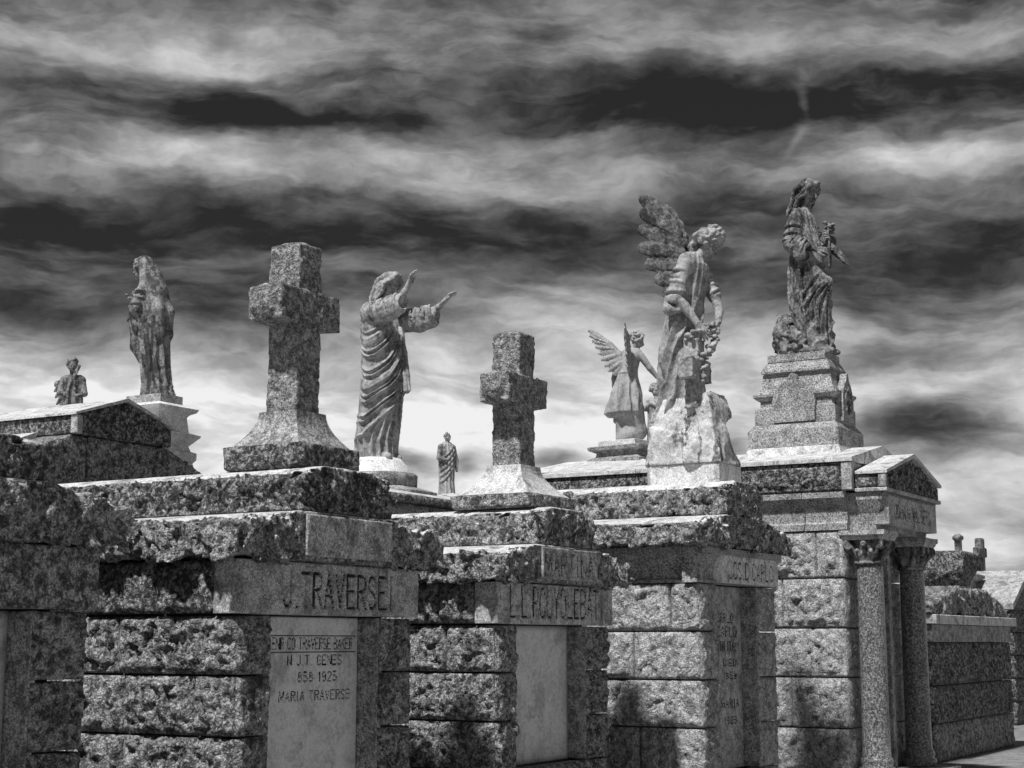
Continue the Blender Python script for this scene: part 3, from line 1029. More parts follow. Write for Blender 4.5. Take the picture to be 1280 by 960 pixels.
def solid(name, pts, mat, parent, loc=None):
    """convex hull of points"""
    import bmesh
    bm = bmesh.new()
    for p in pts: bm.verts.new(p)
    bmesh.ops.convex_hull(bm, input=bm.verts)
    bmesh.ops.delete(bm, geom=[v for v in bm.verts if not v.link_faces], context='VERTS')
    bmesh.ops.dissolve_limit(bm, angle_limit=0.005, verts=bm.verts, edges=bm.edges)
    bmesh.ops.recalc_face_normals(bm, faces=bm.faces)
    bm.verts.index_update()
    vs = [tuple(v.co) for v in bm.verts]
    fs = [[v.index for v in f.verts] for f in bm.faces]
    bm.free()
    c = np.mean(np.array(vs), axis=0)
    return mesh_obj(name, vs, fs, mat, parent, smooth=False, loc=c)


# ------------------------------------------------------------------ tomb with the leaning angel
def leaning_angel_tomb():
    c, yf, hw, dep = DX, 5.9, 0.915, 2.4
    y1 = yf + dep
    zf0, zf1 = 2.115, 2.445
    root = thing('granite_tomb', (c, yf + dep / 2, 0), 'pale rock-faced granite tomb with JOS.DiCARLO carved on its front', 'tomb', 'granite tombs in the front row')
    plain_box('core', (c - hw + 0.10, yf + 0.26, 0.0), (c + hw - 0.10, y1 - 0.1, zf1), M['mortar'], root)
    cs = [0.30, 0.42, 0.42, 0.43, 0.43]
    z0 = zf0 - sum(cs)
    plain_box('base_course', (c - hw - 0.06, yf - 0.06, -0.02), (c + hw + 0.06, y1 + 0.06, z0 - 0.003), M['dressed'], root)
    op = (-0.52, 0.44)
    ashlar(root, (c - hw, y1), (0, -1), dep - 0.002, cs, z0, 0.045, M['rocklight'], 61, 0.0, (0.9, 0.42), 0.022)
    ashlar(root, (c + hw, yf), (0, 1), dep, cs, z0, 0.045, M['rocklight'], 62, 0.0, (0.9, 0.5), 0.05)
    ashlar(root, (c - hw, yf), (1, 0), 2 * hw, cs, z0, 0.035, M['rocklight'], 63, 0.0, (0.5, 0.6), 0.022,
           openings=[(hw + op[0], hw + op[1], z0 + cs[0], zf0)])
    yr = yf + 0.165
    for sx, nm in ((op[0], -1), (op[1], 1)):
        a, b = (c + sx - 0.06, c + sx - 0.001) if nm < 0 else (c + sx + 0.001, c + sx + 0.06)
        plain_box('door_reveal', (a, yf + 0.005, z0 + cs[0] + 0.003), (b, yr + 0.03, zf0 - 0.003), M['dressdark'], root)
    tw, th = op[1] - op[0] - 0.01, zf0 - z0 - cs[0] - 0.006
    lettered('door_tablet', (c + op[0] + 0.005, yr, z0 + cs[0] + 0.003), (1, 0), tw, th, 0.05,
             [('CARLO', 0.35, 0.75, th - .34, th - .26), ('DiCARLO', 0.22, 0.82, th - .47, th - .38), ('BORN IN ITALY', 0.1, 0.9, th - .60, th - .52), ('DIED', 0.5, 0.8, th - .75, th - .69),
              ('1859', 0.5, 0.8, th - .87, th - .81), ('MARIA', 0.42, 0.85, th - 1.13, th - 1.06), ('1925', 0.5, 0.8, th - 1.28, th - 1.22)], M['dressed'], root, 0.012, 0.009, 0.012, 0.001, 65)
    # cavetto band: separate stones
    poly = [(-0.14, zf0 + .003), (0.0, zf0 + .003), (0.0, zf0 + 0.03), (-0.03, zf0 + 0.045), (-0.028, zf0 + 0.12), (-0.01, zf0 + 0.19), (0.035, zf0 + 0.25), (0.06, zf0 + 0.265), (0.06, zf1 - .003), (-0.14, zf1 - .003)]
    y = yf - 0.0
    for L in (0.98, 0.72, 0.7):
        extrude('frieze_stone', poly, (c - hw, y), (0, 1), (-1, 0), L, M['grey'], root)
        extrude('frieze_stone', poly, (c + hw, y), (0, 1), (1, 0), L, M['grey'], root)
        y += L
    extrude('frieze_stone', poly, (c - hw - 0.06, yf), (1, 0), (0, -1), 2 * hw + 0.12, M['grey'], root, gap=0.001)
    lettered('name_panel', (c - 0.53, yf - 0.062, zf0 + 0.012), (1, 0), 1.40, zf1 - zf0 - 0.075, 0.10, [('JOS.DiCARLO', 0.16, 1.26, 0.045, 0.195)], M['ledge'], root, 0.0075, 0.0115, 0.02, 0.002, 66)
    L1b, L1e, L1t, L2e, L2t = 2.447, 2.635, 2.752, 3.00, 3.085
    cor = rock_solid('cornice', gable_planes(c, 1.155, L1b, L1e, 0.47, L1t, yf - 0.1, y1 + 0.1), (c - 1.16, yf - 0.11, L1b), (c + 1.16, y1 + 0.1, L1t), M['rock'], root,
               0.0145, 0.072, 5.0, 71, mask=lambda x, y, z: np.clip((L1t - 0.012 - z) / 0.03, 0.08, 1) * np.where((np.abs(x - c) < 1.1) & (y > yf) & (z > L1e), 0.12, 1.0))
    lighten_tops(cor, lambda p, n: (n[:, 2] > 0.5) & (p[:, 2] > L1e + 0.008) & (np.abs(p[:, 0] - c) < 1.05), M['ledge'])
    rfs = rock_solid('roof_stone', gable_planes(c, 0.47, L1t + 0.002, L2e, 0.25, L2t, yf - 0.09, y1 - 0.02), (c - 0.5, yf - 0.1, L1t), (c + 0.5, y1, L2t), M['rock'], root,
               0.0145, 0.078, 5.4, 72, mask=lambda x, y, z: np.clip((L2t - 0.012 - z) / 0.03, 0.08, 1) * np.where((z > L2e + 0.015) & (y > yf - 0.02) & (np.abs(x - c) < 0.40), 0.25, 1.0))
    lighten_tops(rfs, lambda p, n: (n[:, 2] > 0.45) & (p[:, 2] > L2e + 0.012), M['ledge'])
    return root


leaning_angel_tomb()


# ------------------------------------------------------------------ large mausoleum with the columned porch
def mausoleum():
    c = 18.36
    root = thing('mausoleum', (c, 7.7, 0), 'large grey granite mausoleum with carved columns, gabled porch and JOHN W.WALSERS above them', 'mausoleum')
    xl, xr, y0, y1 = 17.33, 19.39, 5.92, 9.62
    zf0, zf1 = 2.82, 3.255
    cs = [0.50, 0.55, 0.54, 0.55, 0.53]
    z0 = zf0 - sum(cs)
    plain_box('core', (xl + 0.11, y0 + 0.35, 0), (xr - 0.11, y1 - 0.11, zf1), M['mortar'], root)
    plain_box('base_course', (xl - 0.08, 5.3, -0.02), (xr + 0.08, y1 + 0.08, z0 - 0.004), M['grey'], root)
    ashlar(root, (xl, y1), (0, -1), y1 - y0 - 0.002, cs, z0, 0.06, M['rocklight'], 81, 0.035, (1.05, 0.62, 0.7), 0.026)
    ashlar(root, (xr, y0), (0, 1), y1 - y0, cs, z0, 0.05, M['rocklight'], 82, 0.035, (1.05, 0.62), 0.06)
    op = (0.62, 1.44)
    ashlar(root, (xl, y0), (1, 0), xr - xl, cs, z0, 0.03, M['rocklight'], 83, 0.035, (0.6, 0.6), 0.03, openings=[(op[0], op[1], z0, zf0 - 0.2)])
    # door frame and bronze-dark door
    plain_box('door_jamb', (xl + op[0] - 0.09, y0 - 0.05, z0), (xl + op[0], y0 + 0.3, zf0 - 0.2), M['dressed'], root)
    plain_box('door_jamb', (xl + op[1], y0 - 0.05, z0), (xl + op[1] + 0.09, y0 + 0.3, zf0 - 0.2), M['dressed'], root)
    plain_box('door', (xl + op[0] + 0.002, y0 + 0.2, z0), (xl + op[1] - 0.002, y0 + 0.25, zf0 - 0.2), M['mortar'], root)
    # cavetto frieze stones on the sides
    poly = [(-0.14, zf0 + .003), (0.015, zf0 + .003), (0.015, zf0 + 0.075), (-0.02, zf0 + 0.095), (-0.018, zf0 + 0.2), (0.0, zf0 + 0.28), (0.05, zf0 + 0.345), (0.08, zf0 + 0.36), (0.08, zf1 - .003), (-0.14, zf1 - .003)]
    y = 5.86
    for L in (0.50, 1.16, 1.1, 1.0):
        extrude('frieze_stone', poly, (xl, y), (0, 1), (-1, 0), L, M['grey'], root)
        extrude('frieze_stone', poly, (xr, y), (0, 1), (1, 0), L, M['grey'], root)
        y += L
    # rough cornice band with dressed corner strips and edges
    bl, br, b0, b1 = 17.235, 19.485, 5.77, 9.72
    zb, zt = 3.258, 3.575
    plain_box('cornice_core', (bl + 0.06, b0 + 0.06, zb + 0.002), (br - 0.06, b1 - 0.06, zt + 0.03), M['grey'], root)
    y = b1
    for L in (1.32, 1.32, 1.31):
        ww = L - 0.008
        relief('cornice_stone', (bl, y - 0.004, zb), (0, -1, 0), (0, 0, 1), ww, zt - zb - 0.002, 0.07, pitched(ww, zt - zb, 0.045, int(90 + y * 3), 0.045, 6.0, 0.45, 0.05), M['rockdark'], root, 0.022)
        y -= L
    plain_box('corner_strip', (bl - 0.018, b0 - 0.014, zb - 0.002), (bl + 0.07, b0 + 0.11, zt), M['dressed'], root)
    plain_box('cornice_front', (bl + 0.07, b0, zb), (br, b0 + 0.07, zt), M['grey'], root)
    plain_box('cornice_side', (br - 0.06, b0 + 0.07, zb), (br, b1, zt), M['grey'], root)
    plain_box('cornice_back', (bl + 0.06, b1 - 0.06, zb), (br - 0.06, b1, zt), M['grey'], root)
    # roof slabs
    ze, zr = 3.578, 3.862
    for sx in (-1, 1):
        e = c + sx * (c - bl + 0.03)
        yy = b0 - 0.03
        for L in (1.34, 1.34, 1.33):
            pts = []
            for y in (yy + 0.003, yy + L - 0.003):
                pts += [(e, y, ze), (e, y, ze + 0.045), (c + sx * 0.001, y, zr), (c + sx * 0.001, y, ze + 0.01)]
            solid('roof_slab', pts, M['ledge'], root)
            yy += L
    # porch: entablature, name, gable
    px0, px1, py0, py1 = 17.325, 19.395, 5.43, 5.79
    # entablature body, undercut towards the columns
    pts = []
    for x0, x1, yf, z in ((px0 + 0.0, px1 - 0.0, 5.44, 3.228), (px0 + 0.0, px1 - 0.0, 5.46, 3.15), (px0 + 0.07, px1 - 0.07, 5.52, 3.0), (px0 + 0.09, px1 - 0.09, 5.56, 2.815)):
        pts.append((x0, x1, yf, z))
    V, F = [], []
    for (a, b, yf, z) in pts:
        V += [(a, yf, z), (b, yf, z), (b, 5.862, z), (a, 5.862, z)]
    for k in range(3):
        for i in range(4):
            j = (i + 1) % 4
            F.append([k * 4 + i, k * 4 + j, (k + 1) * 4 + j, (k + 1) * 4 + i])
    F += [[0, 1, 2, 3], [12, 13, 14, 15]]
    ob = mesh_obj('porch_entablature', V, F, M['grey'], root, smooth=False, loc=(c, 5.6, 3.0))
    fix_normals(ob)
    lettered('name_panel', (17.40, 5.405, 2.872), (1, 0), 1.86, 0.325, 0.16, [('JOHN W.WALSERS', 0.22, 1.60, 0.09, 0.235)], M['dressed'], root, 0.009, 0.011, 0.02, 0.002, 97)
    gz0, gz1, ga = 3.232, 3.46, 3.725
    gl, gr = 17.30, 19.42
    plain_box('porch_cornice', (gl - 0.012, 5.385, gz0), (gr + 0.012, b0 - 0.018, gz0 + 0.045), M['dressed'], root)
    pl = gable_planes(c, c - gl, gz0 + 0.046, gz1 - 0.03, 0.02, ga - 0.035, 5.41, b0 - 0.02)
    rock_solid('gable_stone', pl, (gl, 5.40, gz0 + 0.046), (gr, b0 - 0.02, ga), M['rockdark'], root, 0.016, 0.05, 5.5, 98,
               mask=lambda x, y, z: np.clip(np.minimum(np.minimum(np.abs(x - gl), np.abs(gr - x)) / 0.05, (z - gz0 - 0.06) / 0.04), 0.05, 1))
    plain_box('corner_strip', (gl - 0.016, 5.392, gz0 + 0.047), (gl + 0.05, 5.48, gz1 - 0.03), M['dressed'], root)
    for sx in (-1, 1):
        e = c + sx * (c - gl + 0.025)
        pts = []
        for y in (5.375, b0 - 0.032):
            pts += [(e, y, gz1 - 0.028), (e, y, gz1 + 0.005), (c + sx * 0.001, y, ga + 0.02), (c + sx * 0.001, y, ga - 0.03)]
        solid('porch_roof_slab', pts, M['ledge'], root)
    # columns
    for cxx in (17.565, 19.145):
        column(root, cxx, 5.70, z0 - 0.0)
    return root


def column(root, x, y, z0):
    zs, zc, za = z0, 2.455, 2.712
    prof = [(0.20, zs), (0.20, zs + 0.08), (0.17, zs + 0.10), (0.185, zs + 0.14), (0.17, zs + 0.18), (0.155, zs + 0.2), (0.150, zs + 0.6), (0.145, zc - 0.05), (0.142, zc - 0.012)]
    col = lathe('column', x, y, prof, M['speck'], root, 40)
    # capital: carved bell, leaves, volutes, abacus
    s = Sculpt((x - 0.36, y - 0.36, zc - 0.04), (x + 0.36, y + 0.36, za + 0.11), 0.0085)
    for (r, z) in ((0.168, zc),):
        for i in range(24):
            a0, a1 = 2 * math.pi * i / 24, 2 * math.pi * (i + 1) / 24
            s.seg((x + r * 0.93 * math.cos(a0), y + r * 0.93 * math.sin(a0), z), (x + r * 0.93 * math.cos(a1), y + r * 0.93 * math.sin(a1), z), 0.018, 0.018, 0.004)
    s.seg((x, y, zc - 0.02), (x, y, zc + 0.1), 0.140, 0.145, 0.01)
    s.seg((x, y, zc + 0.1), (x, y, za - 0.03), 0.145, 0.185, 0.01)
    for i in range(8):
        a = 2 * math.pi * (i + 0.5 * (0)) / 8 + math.pi / 8
        ca, sa = math.cos(a), math.sin(a)
        # acanthus leaf curling out
        s.chain([(x + 0.13 * ca, y + 0.13 * sa, zc + 0.02), (x + 0.165 * ca, y + 0.165 * sa, zc + 0.09), (x + 0.205 * ca, y + 0.205 * sa, zc + 0.135), (x + 0.225 * ca, y + 0.225 * sa, zc + 0.12)], [0.03, 0.034, 0.022, 0.014], 0.01)
        for q in (-1, 1):
            b = a + q * 0.17
            s.chain([(x + 0.14 * ca, y + 0.14 * sa, zc + 0.04), (x + 0.175 * math.cos(b), y + 0.175 * math.sin(b), zc + 0.105)], [0.018, 0.012], 0.006)
    for i in range(4):
        a = math.pi / 4 + i * math.pi / 2
        ca, sa = math.cos(a), math.sin(a)
        s.chain([(x + 0.15 * ca, y + 0.15 * sa, zc + 0.07), (x + 0.20 * ca, y + 0.20 * sa, zc + 0.17), (x + 0.27 * ca, y + 0.27 * sa, zc + 0.235)], [0.02, 0.022, 0.02], 0.008)
        # volute: a spiral roll under the corner of the abacus
        for k in range(20):
            t0, t1 = k / 20 * 2 * math.pi * 1.5, (k + 1) / 20 * 2 * math.pi * 1.5
            r0, r1 = 0.055 * (1 - k / 24), 0.055 * (1 - (k + 1) / 24)
            cz, cr = za - 0.062, 0.262
            f = lambda t, r: (x + (cr + r * math.sin(t)) * ca, y + (cr + r * math.sin(t)) * sa, cz + r * math.cos(t))
            s.seg(f(t0, r0), f(t1, r1), 0.019, 0.017, 0.003)
    for i in range(4):
        a = i * math.pi / 2
        s.ell((x + 0.2 * math.cos(a), y + 0.2 * math.sin(a), za - 0.05), (0.035, 0.035, 0.035), 0.01)
        s.ell((x + 0.23 * math.cos(a), y + 0.23 * math.sin(a), za - 0.05), (0.014, 0.014, 0.014), 0.0, 'sub')
    V, F = s.mesh()
    cap = mesh_obj('capital', V, F, M['marbledark'], col)
    # abacus with hollow sides
    V, prof = [], [(0.0, za - 0.005), (0.02, za + 0.02), (0.02, za + 0.035), (0.045, za + 0.05), (0.045, za + 0.10)]
    n = 8
    ring = []
    for i in range(4):
        a = -3 * math.pi / 4 + i * math.pi / 2
        p, q = np.array([math.cos(a), math.sin(a)]) * 0.40, np.array([math.cos(a + math.pi / 2), math.sin(a + math.pi / 2)]) * 0.40
        for k in range(n):
            f = k / n
            m = p + (q - p) * f
            ring.append(m * (1 - 0.10 * math.sin(math.pi * f)))
    ring = np.array(ring)
    F = []
    K = len(ring)
    for (d, z) in prof:
        R = ring * (1 + (d - 0.045) / 0.3)
        V += [(x + r[0] * 0.92, y + r[1] * 0.92, z) for r in R]
    for r in range(len(prof) - 1):
        for i in range(K):
            j = (i + 1) % K
            F.append([r * K + i, r * K + j, (r + 1) * K + j, (r + 1) * K + i])
    F += [list(range(K))[::-1], [(len(prof) - 1) * K + i for i in range(K)]]
    mesh_obj('abacus', V, F, M['dressed'], cap, smooth=False)


mausoleum()


# ------------------------------------------------------------------ tomb with the rough pediment at the back left
def pediment_tomb():
    c, yf = 12.30, 12.0
    root = thing('gabled_tomb', (c, yf + 1.4, 0), 'granite tomb with a rough pointed gable behind the front row at the left', 'tomb')
    plain_box('wall', (c - 1.30, yf + 0.1, 0), (c + 1.30, yf + 3.0, 2.9), M['grey'], root)
    plain_box('cornice', (c - 1.45, yf - 0.04, 2.95), (c + 1.45, yf + 3.1, 3.10), M['ledge'], root)
    plain_box('frieze', (c - 1.34, yf + 0.06, 2.9), (c + 1.34, yf + 3.04, 2.95), M['grey'], root)
    # wide lower gable of three stones
    z0, zt, zs = 3.102, 3.664, 3.40
    pts_l = [(c - 1.40, z0), (c - 0.47, z0), (c - 0.47, zt), (c - 0.70, zt), (c - 1.40, zs)]
    cuts = [(-1.40, -0.47), (-0.47, 0.54), (0.54, 1.40)]
    for i, (a, b) in enumerate(cuts):
        lo, hi = (c + a + 0.004, yf, z0), (c + b - 0.004, yf + 0.5, zt)
        pl = box_planes(lo, hi)
        dz, dx = zt - zs, 1.40 - 0.70
        pl += [(dz, 0, dx, dz * (c + 1.40) + dx * zs), (-dz, 0, dx, -dz * (c - 1.40) + dx * zs)]
        rock_solid('gable_stone', pl, lo, hi, M['rock'], root, 0.022, 0.03, 5.0, 110 + i, mask=lambda x, y, z: np.clip((yf + 0.04 - y) / 0.03, 0.1, 1))
    for sx in (-1, 1):
        pts = []
        for y in (yf + 0.02, yf + 2.9):
            pts += [(c + sx * 1.44, y, zs - 0.01), (c + sx * 1.44, y, zs + 0.03), (c + sx * 0.02, y, zt + 0.31), (c + sx * 0.02, y, zs)]
        solid('roof_slab', [(p[0], p[1] + 0.5 if p[1] < yf + 1 else p[1], p[2]) for p in pts], M['ledge'], root)
    # upper pediment block, set a little forward
    ga = 4.10
    pl = gable_planes(c, 0.70, 3.668, 3.86, 0.015, ga - 0.03, yf - 0.05, yf + 1.5)
    rock_solid('pediment', pl, (c - 0.7, yf - 0.05, 3.668), (c + 0.7, yf + 1.5, ga), M['rockdark'], root, 0.022, 0.05, 5.0, 120,
               mask=lambda x, y, z: np.clip((yf - y) / 0.03, 0.1, 1) * np.clip((0.68 - np.abs(x - c)) / 0.05, 0.1, 1))
    plain_box('corner_strip', (c - 0.715, yf - 0.075, 3.668), (c - 0.63, yf + 0.02, 3.86), M['dressed'], root)
    for sx in (-1, 1):
        pts = []
        for y in (yf - 0.075, yf + 1.52):
            pts += [(c + sx * 0.73, y, 3.86), (c + sx * 0.73, y, 3.885), (c + sx * 0.001, y, ga + 0.012), (c + sx * 0.001, y, ga - 0.025)]
        solid('pediment_slab', pts, M['ledge'], root)


pediment_tomb()


# ------------------------------------------------------------------ tombs of the rows behind, mostly hidden
def plain_tomb(c, y, hw, hd, z, label, edge=0.10, rise=0.18, mat='grey', name='flat_roofed_tomb', rockedge=True):
    root = thing(name, (c, y, 0), label, 'tomb')
    plain_box('base_course', (c - hw - 0.08, y - hd - 0.08, -0.02), (c + hw + 0.08, y + hd + 0.08, 0.3), M['dressed'], root)
    cs = [0.45] * int((z - 0.3 - edge - 0.04) / 0.45)
    h = (z - 0.3 - edge - 0.004) / len(cs)
    cs = [h] * len(cs)
    plain_box('core', (c - hw + 0.1, y - hd + 0.1, 0.3), (c + hw - 0.1, y + hd - 0.1, z - edge - 0.004), M['mortar'], root)
    sd = int(c * 10 + y)
    ashlar(root, (c - hw, y + hd), (0, -1), 2 * hd, cs, 0.303, 0.03, M[mat], sd, 0.02, (0.9, 0.6), 0.06)
    ashlar(root, (c - hw, y - hd), (1, 0), 2 * hw, cs, 0.303, 0.03, M[mat], sd + 1, 0.02, (0.9, 0.6), 0.06)
    ashlar(root, (c + hw, y - hd), (0, 1), 2 * hd, cs, 0.303, 0.03, M[mat], sd + 2, 0.02, (0.9, 0.6), 0.08)
    ashlar(root, (c + hw, y + hd), (-1, 0), 2 * hw, cs, 0.303, 0.03, M[mat], sd + 3, 0.02, (0.9, 0.6), 0.08)
    swept('cornice', c, y, hw + 0.1, hd + 0.1, [(-0.01, z - edge, 0), (0, z - edge + 0.01, 1), (0, z - 0.01, 1), (-0.015, z, 0)], M['rock'] if rockedge else M['dressed'], root, 0.03, 0.02 if rockedge else 0, sd, 6)
    swept('roof_slab', c, y, hw + 0.075, hd + 0.075, [(0, z + 0.001, 0), (-min(hw, hd) * 0.62, z + rise, 0)], M['ledge'], root)
    return root


plain_tomb(13.55, 9.65, 1.05, 0.85, 3.00, 'pale flat-roofed tomb under the statue with outstretched arms', 0.075, 0.13)
plain_tomb(20.75, 10.45, 0.95, 1.1, 3.95, 'tomb hidden behind the columned mausoleum, under the kneeling winged figure', 0.1, 0.2)
plain_tomb(23.55, 15.2, 1.0, 1.0, 3.93, 'far tomb roof under the tiny draped figure', 0.1, 0.16)
plain_tomb(15.3, 15.6, 1.6, 1.6, 3.62, 'far pale roof slab between the gabled tomb and the tall cross', 0.08, 0.15)
plain_tomb(16.6, 17.3, 0.9, 0.9, 4.25, 'far tomb hidden behind the gable, under the small dark figure at the far left', 0.1, 0.1)


# ------------------------------------------------------------------ low tombs beyond the mausoleum, to the right
def low_tomb():
    c, yf = 23.6, 6.2
    root = thing('low_tomb', (c, yf + 1.3, 0), 'low dark tomb of stepped granite courses at the far right, past the columns', 'tomb')
    y1 = yf + 2.6
    x0, x1 = 21.6, 25.9
    plain_box('core', (x0 + 0.12, yf + 0.12, 0), (x1 - 0.12, y1 - 0.1, 2.1), M['mortar'], root)
    z = 0.0
    for i, (h, ins, mt) in enumerate(((0.5, 0.0, 'rock'), (0.5, 0.0, 'rockdark'), (0.58, 0.0, 'rockdark'))):
        ashlar(root, (x0 + ins, yf + ins), (1, 0), x1 - x0 - 2 * ins, [h], z + 0.003, 0.04, M[mt], 300 + i, 0.0, (1.1, 0.9), 0.05)
        ashlar(root, (x0 + ins, y1), (0, -1), y1 - yf - ins, [h], z + 0.003, 0.04, M[mt], 310 + i, 0.0, (1.1, 0.9), 0.06)
        z += h
    plain_box('band_course', (x0 - 0.02, yf - 0.02, z + 0.003), (x1, y1, z + 0.24), M['dressdark'], root)
    z += 0.24
    plain_box('ledge_course', (x0 - 0.08, yf - 0.10, z + 0.003), (x1 + 0.08, y1 + 0.08, z + 0.13), M['ledge'], root)
    z += 0.13
    rock_solid('roof_stone', gable_planes(c, 2.12, z + 0.004, z + 0.12, 0.9, z + 0.38, yf - 0.06, y1), (x0 - 0.1, yf - 0.06, z), (x1 + 0.1, y1, z + 0.38), M['rock'], root, 0.035, 0.10, 2.6, 321)
    return root


low_tomb()


def capped_pillar(x, y, zt, h, w, label, seed, finial=True):
    root = thing('grave_pillar', (x, y, 0), label, 'monument')
    swept('shaft', x, y, w, w, [(0.12, -0.02, 0), (0.12, 0.5, 0), (0.0, 0.56, 0), (-0.02, zt - h, 0)], M['marbledark'], root)
    swept('cap', x, y, w, w, [(0.0, zt - h + 0.003, 0), (0.10, zt - h + 0.06, 0), (0.10, zt - h + 0.12, 0), (-0.10, zt - h + 0.2, 0)], M['dressdark'], root)
    if finial:
        lathe('finial', x, y, [(0.06, zt - h + 0.19), (0.14, zt - h + 0.26), (0.16, zt - h + 0.36), (0.07, zt - h + 0.45), (0.075, zt - 0.14), (0.11, zt - 0.11), (0.11, zt - 0.06), (0.04, zt)], M['marbledark'], root, 20)
    return root


capped_pillar(32.35, 8.66, 3.72, 0.95, 0.30, 'slender far pillar with a knobbed finial at the right edge, above the low tomb', 5)


def urn_block():
    root = thing('carved_pedestal', (28.6, 7.92, 0), 'dark carved pedestal block beside the second column, above the low tomb', 'monument')
    x, y = 28.6, 7.92
    swept('shaft', x, y, 0.34, 0.34, [(0.1, -0.02, 0), (0.1, 0.4, 0), (0.0, 0.5, 0), (0.0, 2.55, 0)], M['dressdark'], root)
    swept('head', x, y, 0.42, 0.42, [(-0.12, 2.553, 1), (0.0, 2.75, 1), (0.02, 2.8, 1), (0.02, 3.12, 1), (-0.03, 3.16, 0)], M['rockdark'], root, 0.03, 0.035, 77, 8.0)
    return root


urn_block()


def far_gable():
    c, y = 33.2, 7.6
    root = thing('gabled_tomb', (c, y + 1, 0), 'far gabled tomb roof sloping down behind the low tomb at the right edge', 'tomb')
    plain_box('core', (c - 1.1, y + 0.1, 0), (c + 1.1, y + 2.3, 2.2), M['mortar'], root)
    for o_, e_, L_ in (((c - 1.2, y), (1, 0), 2.4), ((c - 1.2, y + 2.4), (0, -1), 2.4)):
        ashlar(root, o_, e_, L_, [0.44] * 5, 0.0, 0.04, M['rockdark'], 401, 0.0, (0.8, 0.55), 0.06)
    for sx in (-1, 1):
        pts = []
        for yy in (y - 0.1, y + 2.5):
            pts += [(c + sx * 1.45, yy, 2.2), (c + sx * 1.45, yy, 2.3), (c + sx * 0.001, yy, 3.0), (c + sx * 0.001, yy, 2.85)]
        solid('roof_slab', pts, M['dressed'], root)
    pts = [(c - 1.2, y + 0.01, 2.2), (c + 1.2, y + 0.01, 2.2), (c, y + 0.01, 2.84), (c - 1.2, y + 0.2, 2.2), (c + 1.2, y + 0.2, 2.2), (c, y + 0.2, 2.84)]
    solid('gable_stone', pts, M['rockdark'], root)


far_gable()


def grave_cross(x, y, zt, h, w, label):
    root = thing('grave_cross', (x, y, 0), label, 'cross')
    swept('pedestal', x, y, w * 1.3, w * 1.3, [(0.1, -0.02, 0), (0.1, 0.5, 0), (0.0, 0.55, 0), (-0.06, zt - h, 0)], M['dressdark'], root)
    s = Sculpt((x - 0.5, y - 0.5, zt - h - 0.02), (x + 0.5, y + 0.5, zt + 0.05), 0.025)
    s.box((x - w * 0.45, y - w * 0.45, zt - h - 0.1), (x + w * 0.45, y + w * 0.45, zt), r=0.02)
    s.box((x - w * 1.5, y - w * 0.4, zt - h * 0.45), (x + w * 1.5, y + w * 0.4, zt - h * 0.22), r=0.02)
    V, F = s.mesh()
    mesh_obj('cross_shaft', V, F, M['marbledark'], root)
    return root


grave_cross(38.5, 9.80, 4.0, 1.0, 0.22, 'small dark cross in the distance right of the knobbed pillar')
# ------------------------------------------------------------------ carved figures
def rotm(yaw=0, pitch=0, roll=0):
    """yaw to the left, pitch nods down, roll tilts to the right (deg); columns = local axes"""
    a, b, c = math.radians(yaw), math.radians(pitch), math.radians(roll)
    Rz = np.array([[math.cos(a), -math.sin(a), 0], [math.sin(a), math.cos(a), 0], [0, 0, 1]])
    Ry = np.array([[math.cos(b), 0, math.sin(b)], [0, 1, 0], [-math.sin(b), 0, math.cos(b)]])
    Rx = np.array([[1, 0, 0], [0, math.cos(c), -math.sin(c)], [0, math.sin(c), math.cos(c)]])
    return Rz @ Ry @ Rx


def unit(v):
    v = np.array(v, float)
    return v / np.linalg.norm(v)


